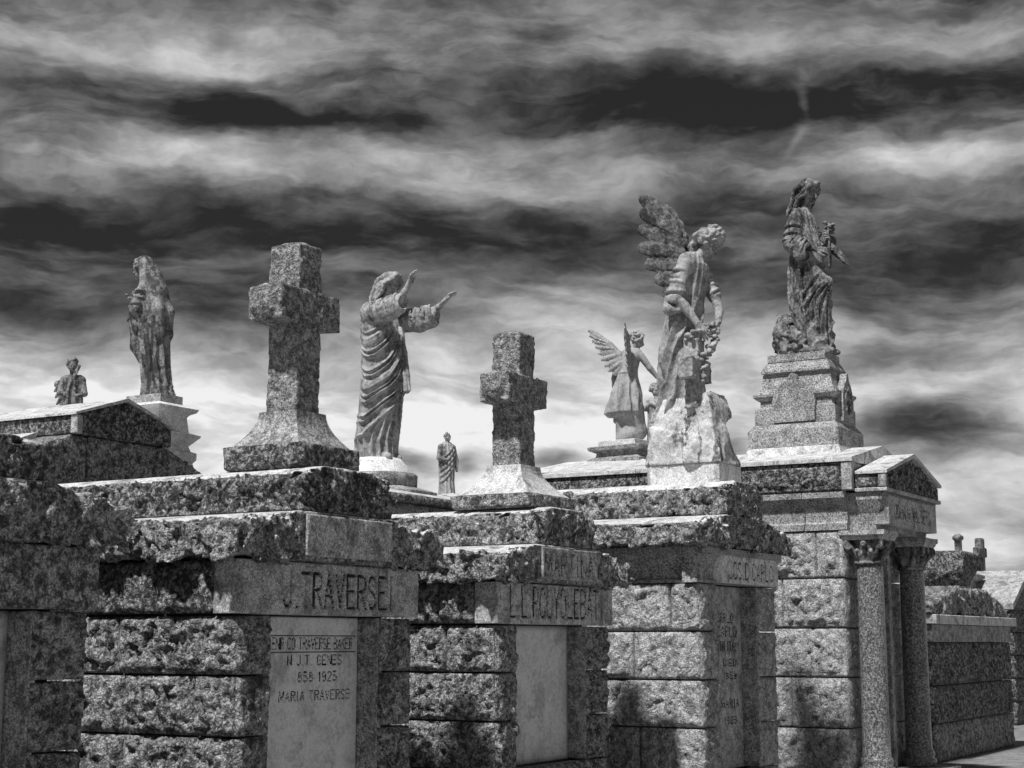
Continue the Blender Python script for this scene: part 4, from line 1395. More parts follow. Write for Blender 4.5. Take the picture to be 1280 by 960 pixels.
class Fig(Sculpt):
    def loft(s, keys, off=None, k=0.02, z0=None, z1=None, op='add'):
        """draped column: keys (z, cx, cy, rx, ry); off(theta, z) lifts the cloth"""
        K = np.array(keys, float)
        z0 = K[0, 0] if z0 is None else z0
        z1 = K[-1, 0] if z1 is None else z1
        m = max(K[:, 3].max(), K[:, 4].max()) + 0.12 + k
        q = s.sl((K[:, 1].min() - m, K[:, 2].min() - m, z0 - 0.03 - k), (K[:, 1].max() + m, K[:, 2].max() + m, z1 + 0.03 + k))
        X, Y, Z = s.grid(q)
        zz = Z.ravel()
        cx, cy, rx, ry = (np.interp(zz, K[:, 0], K[:, i])[None, None, :].astype(np.float32) for i in (1, 2, 3, 4))
        # soften the kinks between the keys
        x, y = X - cx, Y - cy
        r = np.sqrt((x / rx) ** 2 + (y / ry) ** 2)
        d = (r - 1) * np.minimum(rx, ry)
        if off is not None:
            tt = np.linspace(-180, 180, 541)
            TH, ZZ = np.meshgrid(tt, zz, indexing='ij')
            tab = np.asarray(off(TH, ZZ), np.float32)
            g = (np.degrees(np.arctan2(y, x)) + 180.0) * 1.5
            i0 = np.clip(g.astype(np.int32), 0, 539)
            f = g - i0
            kz = np.broadcast_to(np.arange(len(zz))[None, None, :], i0.shape)
            d = d - (tab[i0, kz] * (1 - f) + tab[i0 + 1, kz] * f)
        d = np.maximum(d, np.maximum(Z - z1, z0 - Z))
        s.put(q, d.astype(np.float32), k, op)

    def head(s, c, R, sc=1.0, face=True, k=0.012):
        c = np.array(c, float)
        P = lambda *p: c + R @ (np.array(p) * sc)
        E = lambda p, r, kk=k, op='add': s.ell(P(*p), np.array(r) * sc, kk * sc, op, R)
        E((-0.012, 0, 0.03), (0.100, 0.080, 0.094))
        E((0.030, 0, -0.03), (0.066, 0.060, 0.088), 0.02)
        E((0.056, 0, -0.098), (0.028, 0.030, 0.024), 0.02)
        if face:
            E((0.055, 0.036, -0.04), (0.034, 0.026, 0.034), 0.015)
            E((0.055, -0.036, -0.04), (0.034, 0.026, 0.034), 0.015)
            s.seg(P(0.086, -0.040, 0.010), P(0.086, 0.040, 0.010), 0.012 * sc, 0.012 * sc, 0.012)
            for q in (-1, 1):
                E((0.098, q * 0.030, -0.014), (0.020, 0.020, 0.013), 0.008, 'sub')
                E((0.080, q * 0.030, -0.014), (0.013, 0.014, 0.009), 0.004)
            s.chain([P(0.090, 0, 0.006), P(0.112, 0, -0.032), P(0.108, 0, -0.044)], [0.010 * sc, 0.014 * sc, 0.013 * sc], 0.008)
            s.seg(P(0.097, -0.018, -0.068), P(0.097, 0.018, -0.068), 0.010 * sc, 0.010 * sc, 0.006)
            s.seg(P(0.110, -0.022, -0.068), P(0.110, 0.022, -0.068), 0.005 * sc, 0.005 * sc, 0.002, 'sub')
        return P

    def locks(s, P, sc, pts, r, rng, wave=0.012, n=9, k=0.008):
        """a wavy lock of hair through head-local points"""
        c = np.array(pts, float)
        t = np.linspace(0, len(c) - 1, n)
        out = []
        ph = rng.uniform(0, 6)
        for j, u in enumerate(t):
            i = min(int(u), len(c) - 2); f = u - i
            p = c[i] * (1 - f) + c[i + 1] * f
            p = p + np.array([math.sin(ph + j * 1.7), math.cos(ph + j * 1.3), 0.4 * math.sin(ph * 2 + j)]) * wave
            out.append(P(*p))
        rr = [r * sc * (1.0 - 0.45 * i / (n - 1)) for i in range(n)]
        s.chain(out, rr, k)

    def curls(s, P, sc, rng, n=70, lo=-0.06, back=True, r=0.020, front=0.066):
        """curly cap of hair"""
        for i in range(n):
            for _ in range(30):
                v = unit(rng.normal(size=3))
                p = np.array([-0.014, 0, 0.03]) + v * np.array([0.104, 0.088, 0.098])
                if p[2] < lo: continue
                if p[0] > front and p[2] < 0.075: continue
                break
            rr = r * rng.uniform(0.7, 1.25)
            s.ell(P(*p), np.array([rr, rr, rr * 0.8]) * sc, 0.006)

    def hand(s, w, d, nrm, sc=1.0, curl=0.3, side=1, spread=0.16, k=0.008):
        """w wrist, d towards the fingers, nrm out of the palm's back; side +1: thumb on d x nrm side"""
        w = np.array(w, float); d = unit(d); nrm = unit(np.array(nrm, float) - d * np.dot(nrm, d))
        lat = np.cross(d, nrm) * side
        f = lambda a, b, c: w + (d * a + lat * b + nrm * c) * sc
        s.seg(f(-0.03, 0, 0), f(0.02, 0, 0), 0.028 * sc, 0.026 * sc, k, flat=(nrm, 0.8))
        for b in (-0.026, -0.009, 0.009, 0.026):
            s.seg(f(0.012, b * 0.7, 0), f(0.085, b, 0), 0.017 * sc, 0.014 * sc, k)
        for j, (b, L) in enumerate(((0.032, 0.074), (0.011, 0.084), (-0.010, 0.078), (-0.031, 0.062))):
            a = spread * (b / 0.028)
            p = np.array([0.086, b, 0.0])
            pts = [p]
            ang = curl * 0.3
            for q, fr in enumerate((0.42, 0.32, 0.26)):
                ang2 = ang
                p = p + L * fr * np.array([math.cos(ang2) * math.cos(a), math.sin(a), -math.sin(ang2)])
                pts.append(p)
                ang += curl * (0.9 + 0.12 * j)
            s.chain([f(*p) for p in pts], [0.0100 * sc, 0.0090 * sc, 0.0085 * sc, 0.007 * sc], 0.002)
        s.chain([f(0.02, 0.022, -0.004), f(0.055, 0.052, -0.012), f(0.085, 0.062, -0.018), f(0.105, 0.062, -0.02)], [0.016 * sc, 0.0135 * sc, 0.0115 * sc, 0.009 * sc], 0.006)

    def sleeve(s, a, b, ra, rb, sag=0.06, n=7, seed=0, k=0.02):
        """wide sleeve from a to b with ring folds and a hanging lower edge"""
        a, b = np.array(a, float), np.array(b, float)
        d = unit(b - a)
        s.seg(a, b, ra, rb, k)
        low = a * 0.35 + b * 0.65 + np.array([0, 0, -sag])
        s.chain([a + (0, 0, -ra * 0.4), low, b + (0, 0, -rb * 0.35 - sag * 0.45)], [ra * 0.75, rb * 0.85, rb * 0.75], k + 0.01)
        rng = np.random.default_rng(seed)
        up = unit(np.array([0, 0, 1.0]) - d * d[2]); lat = np.cross(d, up)
        pos = np.cumsum(rng.uniform(0.6, 1.5, n)); pos = pos / (pos[-1] + 0.4)
        for i in range(n):
            f = pos[i]
            r = ra + (rb - ra) * f
            tilt = rng.uniform(0.4, 1.6) * (1 if rng.uniform() < 0.7 else -0.7)
            pts, rr_ = [], []
            t0, t1 = rng.uniform(-2.9, -1.6), rng.uniform(1.6, 2.9)
            for th in np.linspace(t0, t1, 12):
                c = a + (b - a) * np.clip(f + tilt * 0.10 * (th / 2.5), 0, 1)
                rr = r + sag * 0.75 * max(0, -math.cos(th))
                pts.append(c + up * math.cos(th) * rr * 0.99 + lat * math.sin(th) * r * 1.0)
                rr_.append(0.005 + 0.013 * max(0.0, math.sin(math.pi * (th - t0) / (t1 - t0))) ** 0.7)
            s.chain(pts, rr_, 0.018)
            g = [p + d * 0.026 * (1 if tilt > 0 else -1) for p in pts[2:-2]]
            s.chain(g, [0.011] * len(g), 0.012, 'sub')
        # hollow at the cuff
        s.ell(b + d * rb * 0.55 + (0, 0, -sag * 0.2), (rb * 0.72, rb * 0.72, rb * 0.8), 0.01, 'sub')

    def wing(s, root, pd, qd, lead, tips, rise=1.0, th=0.03, wid=0.06, blunt=False):
        """feathered wing in the plane (pd, qd): lead = leading edge points, tips = feather tips"""
        root, pd, qd = np.array(root, float), unit(pd), unit(qd)
        nd = np.cross(pd, qd)
        W = lambda p, q, n=0.0: root + pd * p + qd * q + nd * n
        s.chain([W(*p) for p in lead], [0.055, 0.05, 0.042, 0.03][:len(lead)] if len(lead) <= 4 else 0.045, 0.02, flat=(nd, 0.7))
        L = np.array(lead, float)
        m = len(tips)
        base = []
        for i in range(m):
            u = (1 - i / (m - 1)) * (len(L) - 1) * rise
            j = min(int(u), len(L) - 2)
            base.append(L[j] + (L[j + 1] - L[j]) * (u - j))
        for layer, (cut_, nn_, ww) in enumerate(((1.0, 0.0, 1.0), (0.70, 0.014, 0.92), (0.46, 0.026, 0.8))):
            for i, t in enumerate(tips):
                a = base[i]
                b = a + (np.array(t) - a) * cut_
                if layer and i == 0:
                    continue
                A, B = W(*a), W(*b)
                ax = unit(B - A); per = np.cross(nd, ax)
                ln = np.linalg.norm(B - A)
                R = np.stack([ax, per, nd], 1)
                r = wid * ww
                z = 0.007 * (i % 2)
                for sg in (-1, 1):
                    o_ = nd * sg * (nn_ + z)
                    # blade: flat strip with a round end
                    s.seg(A + o_, A + (B - A) * 0.62 + o_, r * 0.75, r, 0.002, flat=(nd, 0.15))
                    s.seg(A + (B - A) * 0.62 + o_, B - ax * r * (0.8 if blunt else 0.42) + o_, r, r * (0.8 if blunt else 0.5), 0.002, flat=(nd, 0.15))
                    s.seg(A + nd * sg * (nn_ + z + r * 0.14), A + (B - A) * 0.93 + nd * sg * (nn_ + z + r * 0.12), 0.008, 0.004, 0.005)
            # knife cuts between neighbours
            for i in range(1, m):
                a = (base[i] + base[i - 1]) / 2; b = (np.array(tips[i]) + np.array(tips[i - 1])) / 2
                p, q = a + (b - a) * (cut_ * 0.45), a + (b - a) * cut_
                for sg in (-1, 1):
                    s.seg(W(*p) + nd * sg * (nn_ + wid * ww * 0.19), W(*q) + nd * sg * (nn_ + wid * ww * 0.15), 0.006, 0.008, 0.004, 'sub')

    def done(s, name, mat, parent, rough=0.003, seed=3):
        if rough:
            s.rough(lambda x, y, z: rough * fbm(x, y, z, 22, 3, seed), 0.02)
        V, F = s.mesh()
        return mesh_obj(name, V, F, mat, parent, local=True)


def rock_mass(name, pts, rads, mat, parent, lo, hi, amp=0.05, seed=1, h=0.013, floor=0.0, scale=5.0):
    s = Sculpt(lo, hi, h)
    for (p, r) in zip(pts, rads):
        s.ell(p, r, 0.06)
    s.rough(lambda x, y, z: amp * (0.6 * fbm(x, y, z, scale * 0.8, 4, seed, 0.6) + 0.6 * facet(x, y, z, scale, seed)), 0.12)
    X, Y, Z = s.grid((slice(None),) * 3)
    s.D[...] = np.maximum(s.D, floor - Z)
    V, F = s.mesh()
    return mesh_obj(name, V, F, mat, parent, local=True)


def crest(p, pw=1.7):
    """sharp ridges at whole numbers, wide round valleys between"""
    t = np.abs((p % 1.0) - 0.5) * 2
    return t ** pw


def cyl_noise(th, z, fs, fz, seed):
    a = np.radians(th)
    return fbm(np.cos(a) * fs, np.sin(a) * fs, z * fz, 1.0, 2, seed)


def sigm(x):
    return 1 / (1 + np.exp(-np.clip(x, -30, 30)))


def deg_dist(th, a):
    return np.abs((th - a + 180) % 360 - 180)


# ---------- figure with outstretched arms
def blessing_statue():
    H = 0.0075
    root = thing('statue', (13.47, 9.47, 3.435), 'weathered robed bearded statue with both arms stretched out in blessing', 'statue', rz=-math.pi / 2)
    s = Fig((-0.50, -0.50, -0.02), (0.90, 0.62, 2.12), H)
    def off(th, z):
        t = np.where(th > 100, th - 360, th)                      # -260 .. 100, seen side about -90
        w1 = cyl_noise(th, z, 1.6, 3.0, 7); w2 = cyl_noise(th, z, 3.0, 6.0, 9)
        edge = 0.14 + 0.56 * sigm((t + 40) / 30) + 0.03 * w1        # lower edge of the mantle
        over = sigm((z - edge) / 0.006)
        # tunic pleats below
        pl = 0.038 * crest(th / 360 * 17 + 0.5 * w1 + 0.15 * np.sin(z * 9), 1.5) - 0.012
        # sagging folds: level lines hang from the back and rise to the left hip
        lowf = np.clip((0.75 - z) / 0.5, 0, 1)
        q = np.clip((t + 92) / 92, 0, 1.35)
        up = (0.40 + 0.14 * lowf) * q ** (1.7 - 0.6 * lowf) + (0.15 - 0.24 * lowf) * np.clip((-92 - t) / 58, 0, 1.3) ** 1.5
        ph = (z - up + 0.045 * cyl_noise(th, z, 0.9, 1.6, 33) + 0.012 * w2) / 0.094
        ph = ph + 0.33 * np.sin(ph * 2.6 + 1.0) 
        fade = np.clip(0.90 + 1.7 * cyl_noise(th, z * 0.6, 1.2, 2.4, 21), 0.25, 1.25)
        am = 0.046 * fade * np.clip(1 - np.maximum(0, t - 0) / 22, 0, 1) * np.clip((1.40 - z) / 0.12, 0, 1)
        # upright falls at the front and far side
        ph2 = th / 360 * 22 + 0.35 * w1 + 0.25 * z
        am2 = 0.030 * np.clip((deg_dist(th, 60) < 75) * 1.0 * np.clip((t - 2) / 15, 0, 1), 0, 1) * np.clip((1.45 - z) / 0.1, 0, 1)
        # gathered cloth on chest and back
        ph3 = (th / 360 * 15 + z * 2.2 + 0.5 * w1)
        am3 = 0.020 * np.clip((z - 1.32) / 0.1, 0, 1)
        m = 0.024 + am * (crest(ph, 1.6) - 0.35) + am2 * (crest(ph2, 1.5) - 0.35) + am3 * (crest(ph3) - 0.3)
        return over * m + (1 - over) * pl
    keys = [(0.0, -0.10, 0, 0.21, 0.23), (0.15, -0.09, 0, 0.20, 0.22), (0.5, -0.05, 0, 0.195, 0.225), (0.85, -0.01, 0, 0.19, 0.23), (1.1, -0.02, 0, 0.19, 0.235),
            (1.35, -0.045, 0, 0.165, 0.235), (1.52, -0.06, 0, 0.135, 0.215), (1.60, -0.06, 0, 0.10, 0.16)]
    s.loft(keys, off)
    s.seg((-0.06, -0.19, 1.53), (-0.06, 0.19, 1.53), 0.10, 0.10, 0.06)
    s.seg((-0.03, 0, 1.55), (0.02, 0, 1.72), 0.075, 0.065, 0.03)
    s.seg((0.06, -0.1, 0.02), (0.13, -0.11, 0.02), 0.05, 0.04, 0.02)
    s.seg((0.04, 0.08, 0.02), (0.12, 0.09, 0.02), 0.05, 0.04, 0.02)
    # mantle end hanging free in front
    s.chain([(0.14, 0.06, 1.36), (0.20, 0.05, 1.1), (0.24, 0.03, 0.85), (0.27, 0.02, 0.72)], [0.035, 0.05, 0.06, 0.05], 0.02, flat=((0.2, 1, 0), 0.45))
    for q in (-0.03, 0.0, 0.035):
        s.chain([(0.16 + q, 0.035, 1.3), (0.22 + q, 0.02, 1.0), (0.26 + q * 1.6, -0.005, 0.70)], [0.012, 0.016, 0.014], 0.01)
    # near (right) arm, raised
    s.sleeve((-0.03, -0.21, 1.50), (0.37, -0.28, 1.57), 0.105, 0.085, 0.075, 6, 1)
    s.seg((0.36, -0.28, 1.58), (0.455, -0.28, 1.70), 0.046, 0.034, 0.01)
    s.hand((0.46, -0.28, 1.71), (0.36, 0.02, 0.93), (-0.75, -0.4, 0.35), 1.25, 0.3, -1, 0.3)
    # far (left) arm, reaching out
    s.sleeve((-0.02, 0.20, 1.48), (0.385, 0.31, 1.54), 0.095, 0.095, 0.075, 8, 2)
    s.seg((0.36, 0.30, 1.55), (0.47, 0.33, 1.635), 0.044, 0.034, 0.01)
    s.hand((0.478, 0.333, 1.643), (0.70, 0.10, 0.70), (-0.75, -0.3, 0.5), 1.25, 0.25, 1, 0.34)
    # head: bent to the right and down, long hair, beard
    R = rotm(-10, 24, 4)
    hc = (0.045, -0.01, 1.835)
    sc = 1.15
    P = s.head(hc, R, sc)
    rng = np.random.default_rng(4)
    for a in np.linspace(-1, 1, 17):
        y = a * 0.085
        s.locks(P, sc, [(0.06 - abs(a) * 0.03, y * 0.35, 0.118 - abs(a) * 0.02), (-0.02, y * 1.0, 0.10 - abs(a) * 0.04), (-0.06, y * 1.2, 0.0), (-0.075, y * 1.25, -0.10), (-0.07 + abs(a) * 0.03, y * 1.5, -0.19)], 0.026, rng, 0.006)
    for sgn in (-1, 1):
        for j in range(5):
            s.locks(P, sc, [(0.075 - j * 0.012, sgn * 0.03, 0.105), (0.055 - j * 0.02, sgn * 0.088, 0.03), (0.02 - j * 0.02, sgn * 0.095, -0.06), (0.0 - j * 0.018, sgn * 0.11, -0.17)], 0.022, rng, 0.008)
    for j in range(12):
        a = (j - 5.5) / 5.5
        s.locks(P, sc, [(0.065, a * 0.058, -0.06 - 0.02 * (1 - abs(a))), (0.080 - abs(a) * 0.02, a * 0.045, -0.115), (0.075 - abs(a) * 0.02, a * 0.026, -0.165 + 0.02 * abs(a))], 0.015, rng, 0.004, 6)
    s.done('figure', M['marble'], root, 0.0035)
    # toes over the edge, cap stone, drum, bevelled slab
    lathe('mound', -0.08, 0, [(0.40, -0.155), (0.395, -0.145), (0.34, -0.09), (0.29, -0.04), (0.25, 0.012)], M['marblelight'], root, 40, local=True)
    lathe('drum', -0.08, 0, [(0.36, -0.29), (0.415, -0.285), (0.42, -0.165), (0.41, -0.157)], M['dressdark'], root, 48, local=True)
    oct_ = lambda r: [(r * math.cos(math.radians(22.5 + 45 * i)), r * math.sin(math.radians(22.5 + 45 * i))) for i in range(8)]
    V = []
    for (r, z) in ((0.63, -0.44), (0.63, -0.345), (0.45, -0.292)):
        V += [(-0.08 + p[0], p[1], z) for p in oct_(r)]
    F = [[k * 8 + i, k * 8 + (i + 1) % 8, (k + 1) * 8 + (i + 1) % 8, (k + 1) * 8 + i] for k in range(2) for i in range(8)] + [list(range(8))[::-1], list(range(16, 24))]
    mesh_obj('bevelled_slab', V, F, M['grey'], root, smooth=False, local=True)
    return root


# ---------- young woman with palm and flowers on the mausoleum
def palm_statue():
    root = thing('statue', (18.36, 6.69, 3.862), 'blackened statue of a long-haired woman in a robe holding a palm, on the columned mausoleum', 'statue', rz=-math.pi / 2)
    zb = 3.862
    Z = lambda z: z - zb
    # pedestal; local x = forward (front of the tomb), local y = along the row
    def sw(name, hx, hy, prof, mat, cx=0.0):
        return swept(name, cx, 0, hx, hy, [(d, Z(z), r) for d, z, r in prof], M[mat], root, local=True)
    sw('skirt_stone', 0.62, 0.52, [(0.0, 3.64, 0), (0.0, 3.70, 0), (-0.055, 3.862, 0)], 'ledge')
    sw('plinth', 0.565, 0.455, [(0, 3.866, 0), (0, 4.068, 0), (-0.06, 4.146, 0)], 'grey')
    die = sw('die', 0.505, 0.365, [(0, 4.15, 0), (0, 4.345, 0), (-0.03, 4.36, 0), (-0.055, 4.38, 0), (-0.055, 4.44, 0)], 'grey')
    sw('console_course', 0.505, 0.345, [(-0.05, 4.442, 0), (0.0, 4.475, 0), (0.02, 4.50, 0), (0.02, 4.525, 0), (-0.02, 4.535, 0), (-0.05, 4.60, 0), (-0.075, 4.70, 0), (-0.08, 4.775, 0)], 'grey')
    cap = sw('cap', 0.43, 0.30, [(-0.02, 4.777, 0), (0.005, 4.79, 0), (0.005, 4.815, 0), (-0.055, 4.925, 0)], 'grey')
    # shield panels on the two seen faces
    def shield(dirx):
        pr = [(-0.26, 4.17), (0.26, 4.17), (0.27, 4.40), (0.255, 4.48), (0.21, 4.555), (0.15, 4.62), (0.09, 4.66), (0.06, 4.68), (0.055, 4.71), (0.035, 4.745), (0.0, 4.76), (-0.035, 4.745), (-0.055, 4.71), (-0.06, 4.68), (-0.09, 4.66), (-0.15, 4.62), (-0.21, 4.555), (-0.255, 4.48), (-0.27, 4.40)]
        V = []
        w = 1.0 if dirx == 'side' else 0.72
        for o in (0.0, 1.0):
            for (a, z) in pr:
                if dirx == 'side':
                    V.append((a, -0.33 - 0.075 * o, Z(z)))
                else:
                    V.append((0.46 + 0.085 * o, a * w, Z(z)))
        n = len(pr)
        F = [[i, (i + 1) % n, n + (i + 1) % n, n + i] for i in range(n)] + [list(range(n))[::-1], list(range(n, 2 * n))]
        ob = mesh_obj('shield_panel', V, F, M['grey'], root, smooth=False, local=True)
        fix_normals(ob)
        if dirx != 'side':
            # carved monogram
            m = Sculpt((0.52, -0.17, Z(4.22)), (0.60, 0.17, Z(4.64)), 0.008)
            for pts in ([(0.1, 4.3), (-0.1, 4.55)], [(-0.1, 4.3), (0.1, 4.55)], [(0, 4.27), (0, 4.58)]):
                m.seg((0.545, pts[0][0], Z(pts[0][1])), (0.545, pts[1][0], Z(pts[1][1])), 0.017, 0.017, 0.004)
            for i in range(20):
                a, b = i / 20 * 6.2832, (i + 1) / 20 * 6.2832
                m.seg((0.545, 0.11 * math.cos(a), Z(4.425) + 0.13 * math.sin(a)), (0.545, 0.11 * math.cos(b), Z(4.425) + 0.13 * math.sin(b)), 0.015, 0.015, 0.004)
            V2, F2 = m.mesh()
            mesh_obj('monogram', V2, F2, M['marbledark'], ob, local=True)
    shield('side')
    shield('front')
    sw('figure_base', 0.365, 0.255, [(0, 4.927, 0), (0, 5.015, 0), (-0.01, 5.02, 0)], 'grey')
    o = Z(5.02)
    # figure
    s = Fig((-0.36, -0.36, o - 0.02), (0.56, 0.36, o + 2.26), 0.0085)

    def off(th, z):
        zl = z - o
        w1 = cyl_noise(th, z, 1.4, 2.0, 41)
        t = np.where(th > 90, th - 360, th)
        back = np.clip((deg_dist(th, -20) - 55) / 30, 0, 1)
        low = np.clip((1.30 - zl) / 0.25, 0, 1)
        upr = 0.055 * (crest(th / 360 * 14 + 0.5 * w1, 1.5) - 0.25) * back * low
        chest = 0.026 * (crest(th / 360 * 16 + 0.8 * zl + 0.4 * w1, 1.5) - 0.3) * np.clip((zl - 1.25) / 0.15, 0, 1)
        diag = 0.040 * (crest(zl * 5.2 - t / 360 * 6.5 + 0.5 * w1, 1.6) - 0.3) * (1 - back) * np.clip((0.95 - zl) / 0.15, 0, 1)
        return upr + chest + diag
    keys = [(o, 0.12, 0, 0.17, 0.17), (o + 0.3, 0.08, 0, 0.21, 0.18), (o + 0.6, 0.03, 0, 0.235, 0.19), (o + 0.86, 0.02, 0, 0.235, 0.20), (o + 1.1, 0.0, 0, 0.215, 0.20),
            (o + 1.35, -0.02, 0, 0.185, 0.19), (o + 1.55, -0.04, 0, 0.165, 0.20), (o + 1.72, -0.05, 0, 0.14, 0.20), (o + 1.82, -0.05, 0, 0.09, 0.13)]
    s.loft(keys, off)
    s.seg((-0.05, -0.17, o + 1.73), (-0.05, 0.17, o + 1.73), 0.085, 0.085, 0.05)
    s.seg((-0.03, 0, o + 1.76), (0.03, 0, o + 1.96), 0.066, 0.058, 0.03)
    # forward knee and shin under the robe, feet
    s.chain([(0.06, -0.06, o + 1.0), (0.245, -0.08, o + 0.86), (0.20, -0.06, o + 0.45), (0.20, -0.05, o + 0.05)], [0.14, 0.085, 0.085, 0.09], 0.05)
    s.seg((0.20, -0.09, o + 0.03), (0.31, -0.10, o + 0.025), 0.045, 0.035, 0.02)
    s.seg((0.22, 0.07, o + 0.03), (0.32, 0.08, o + 0.025), 0.045, 0.035, 0.02)
    ax = lambda z: (np.interp(z, [k[0] for k in keys], [k[1] for k in keys]), 0.0)
    it = []
    # folds pulled from the knee to the rock
    for (a, b) in ((((-25, o + .90)), (-115, o + .52)), (((-25, o + .88)), (-95, o + .40)), (((-22, o + .86)), (-70, o + .22)), (((-18, o + .84)), (-40, o + .12)), ((-40, o + .98), (-120, o + .66))):
        m = ((a[0] + b[0]) / 2 - 6, (a[1] + b[1]) / 2 - 0.03)
        it.append(([a, m, b], 0.022, 0.012, 'add', 0.1))
        it.append(([(a[0] - 4, a[1] - 0.05), (m[0] + 5, m[1] - 0.06), (b[0] + 10, b[1] - 0.06)], 0.017, 0.01, 'sub', 0.0))
    for i, th in enumerate((-165, -148, -130, -112, -98)):
        it.append(([(th + 6, o + 1.45), (th, o + 1.1), (th - 3, o + 0.75), (th, o + 0.42)], 0.020, 0.012, 'add', 0.1))
        it.append(([(th + 13, o + 1.35), (th + 8, o + 1.0), (th + 6, o + 0.6)], 0.014, 0.008, 'sub', 0.0))
    for i in range(5):
        it.append(([(-140 + i * 26, o + 1.74), (-110 + i * 24, o + 1.58), (-70 + i * 16, o + 1.36)], 0.013, 0.01, 'add', 0.2))
        it.append(([(-128 + i * 26, o + 1.72), (-100 + i * 24, o + 1.55)], 0.010, 0.008, 'sub', 0.0))
    s.folds(ax, it)
    # near arm: full upper sleeve, wide cuff, hand laid across
    s.sleeve((-0.07, -0.20, o + 1.66), (-0.10, -0.25, o + 1.36), 0.095, 0.105, 0.0, 3, 5)
    s.sleeve((-0.10, -0.25, o + 1.36), (0.06, -0.25, o + 1.28), 0.10, 0.095, 0.10, 3, 6)
    s.seg((0.05, -0.25, o + 1.30), (0.17, -0.22, o + 1.27), 0.045, 0.034, 0.01)
    s.hand((0.18, -0.215, o + 1.265), (0.9, 0.25, -0.15), (0.1, -0.75, 0.6), 1.25, 0.45, 1, 0.12)
    # far arm against the chest
    s.sleeve((-0.04, 0.19, o + 1.66), (0.10, 0.24, o + 1.34), 0.09, 0.10, 0.04, 5, 7)
    s.sleeve((0.10, 0.24, o + 1.34), (0.26, 0.12, o + 1.42), 0.09, 0.075, 0.06, 4, 8)
    s.hand((0.27, 0.09, o + 1.43), (0.1, -0.9, 0.25), (0.9, 0.2, 0.1), 1.2, 0.7, 1, 0.1)
    # mantle edge hanging from the far arm
    s.chain([(0.25, 0.05, o + 1.62), (0.27, 0.04, o + 1.35), (0.27, 0.05, o + 1.1)], [0.03, 0.055, 0.04], 0.02, flat=((1, 0, 0), 0.5))
    s.chain([(0.285, -0.02, o + 1.55), (0.295, -0.02, o + 1.3), (0.275, 0.0, o + 1.08)], [0.012, 0.018, 0.012], 0.008)
    # head turned towards the aisle, looking down
    sc = 1.2
    P = s.head((0.055, -0.015, o + 2.045), rotm(-20, 24, 5), sc)
    rng = np.random.default_rng(8)
    for a in np.linspace(-1, 1, 13):
        y = a * 0.08
        s.locks(P, sc, [(0.075 - abs(a) * 0.045, y * 0.5, 0.105), (-0.01, y * 1.1, 0.105 - abs(a) * 0.05), (-0.085, y * 1.2, 0.03), (-0.105, y * 1.2, -0.08), (-0.11, y * 1.4, -0.2), (-0.10, y * 1.6, -0.28)], 0.028, rng, 0.012, 12)
    s.curls(P, sc, rng, 60, -0.02, r=0.022)
    for sgn in (-1, 1):
        for j in range(3):
            s.locks(P, sc, [(0.06, sgn * 0.06, 0.075), (0.035 - j * 0.02, sgn * 0.092, 0.0), (-0.01 - j * 0.02, sgn * 0.1, -0.09), (-0.04, sgn * 0.12, -0.2)], 0.022, rng, 0.011)
    fig = s.done('figure', M['marbledark'], root, 0.003)
    fig.location.x = 0.09
    # flowers and palm held in front
    f = Fig((0.18, -0.25, o + 1.0), (0.62, 0.30, o + 1.75), 0.0085)
    rng = np.random.default_rng(21)
    for i in range(16):
        c = np.array([0.33, 0.06, o + 1.58]) + np.clip(rng.normal(size=3), -1.4, 1.4) * np.array([0.03, 0.04, 0.04])
        f.ell(c, (0.028, 0.028, 0.022), 0.004)
        f.ell(c + (0.012, 0, 0.012), (0.010, 0.010, 0.010), 0.0, 'sub')
    f.chain([(0.29, 0.04, o + 1.55), (0.31, 0.04, o + 1.35)], [0.03, 0.02], 0.01)
    f.done('flowers', M['marbledark'], root, 0).location.x = 0.04
    f = Fig((0.18, -0.2, o + 0.95), (0.72, 0.3, o + 1.6), 0.0085)
    f.chain([(0.24, 0.02, o + 1.44), (0.40, 0.03, o + 1.27), (0.52, 0.04, o + 1.13), (0.57, 0.04, o + 1.07)], [0.03, 0.055, 0.04, 0.01], 0.01, flat=((0, 1, 0.0), 0.35))
    for i in range(5):
        t = i / 5
        a = np.array([0.30 + 0.2 * t, 0.0, o + 1.38 - 0.23 * t])
        f.seg(a, a + (0.06, -0.01, -0.045), 0.009, 0.005, 0.004)
        f.seg(a, a + (0.035, -0.01, -0.065), 0.009, 0.005, 0.004)
    f.done('palm_branch', M['marbledark'], root, 0).location.x = 0.04
    rock_mass('rock', [(-0.16, 0.0, o + 0.2), (-0.22, -0.08, o + 0.32), (-0.05, -0.1, o + 0.12), (-0.24, 0.05, o + 0.15), (0.1, 0, o + 0.05)], [(0.15, 0.2, 0.26), (0.11, 0.12, 0.22), (0.16, 0.13, 0.2), (0.12, 0.16, 0.2), (0.2, 0.2, 0.1)],
              M['marbledark'], root, (-0.42, -0.34, o - 0.05), (0.4, 0.34, o + 0.65), 0.06, 31, 0.011, o + 0.001, 9.0)
    return root


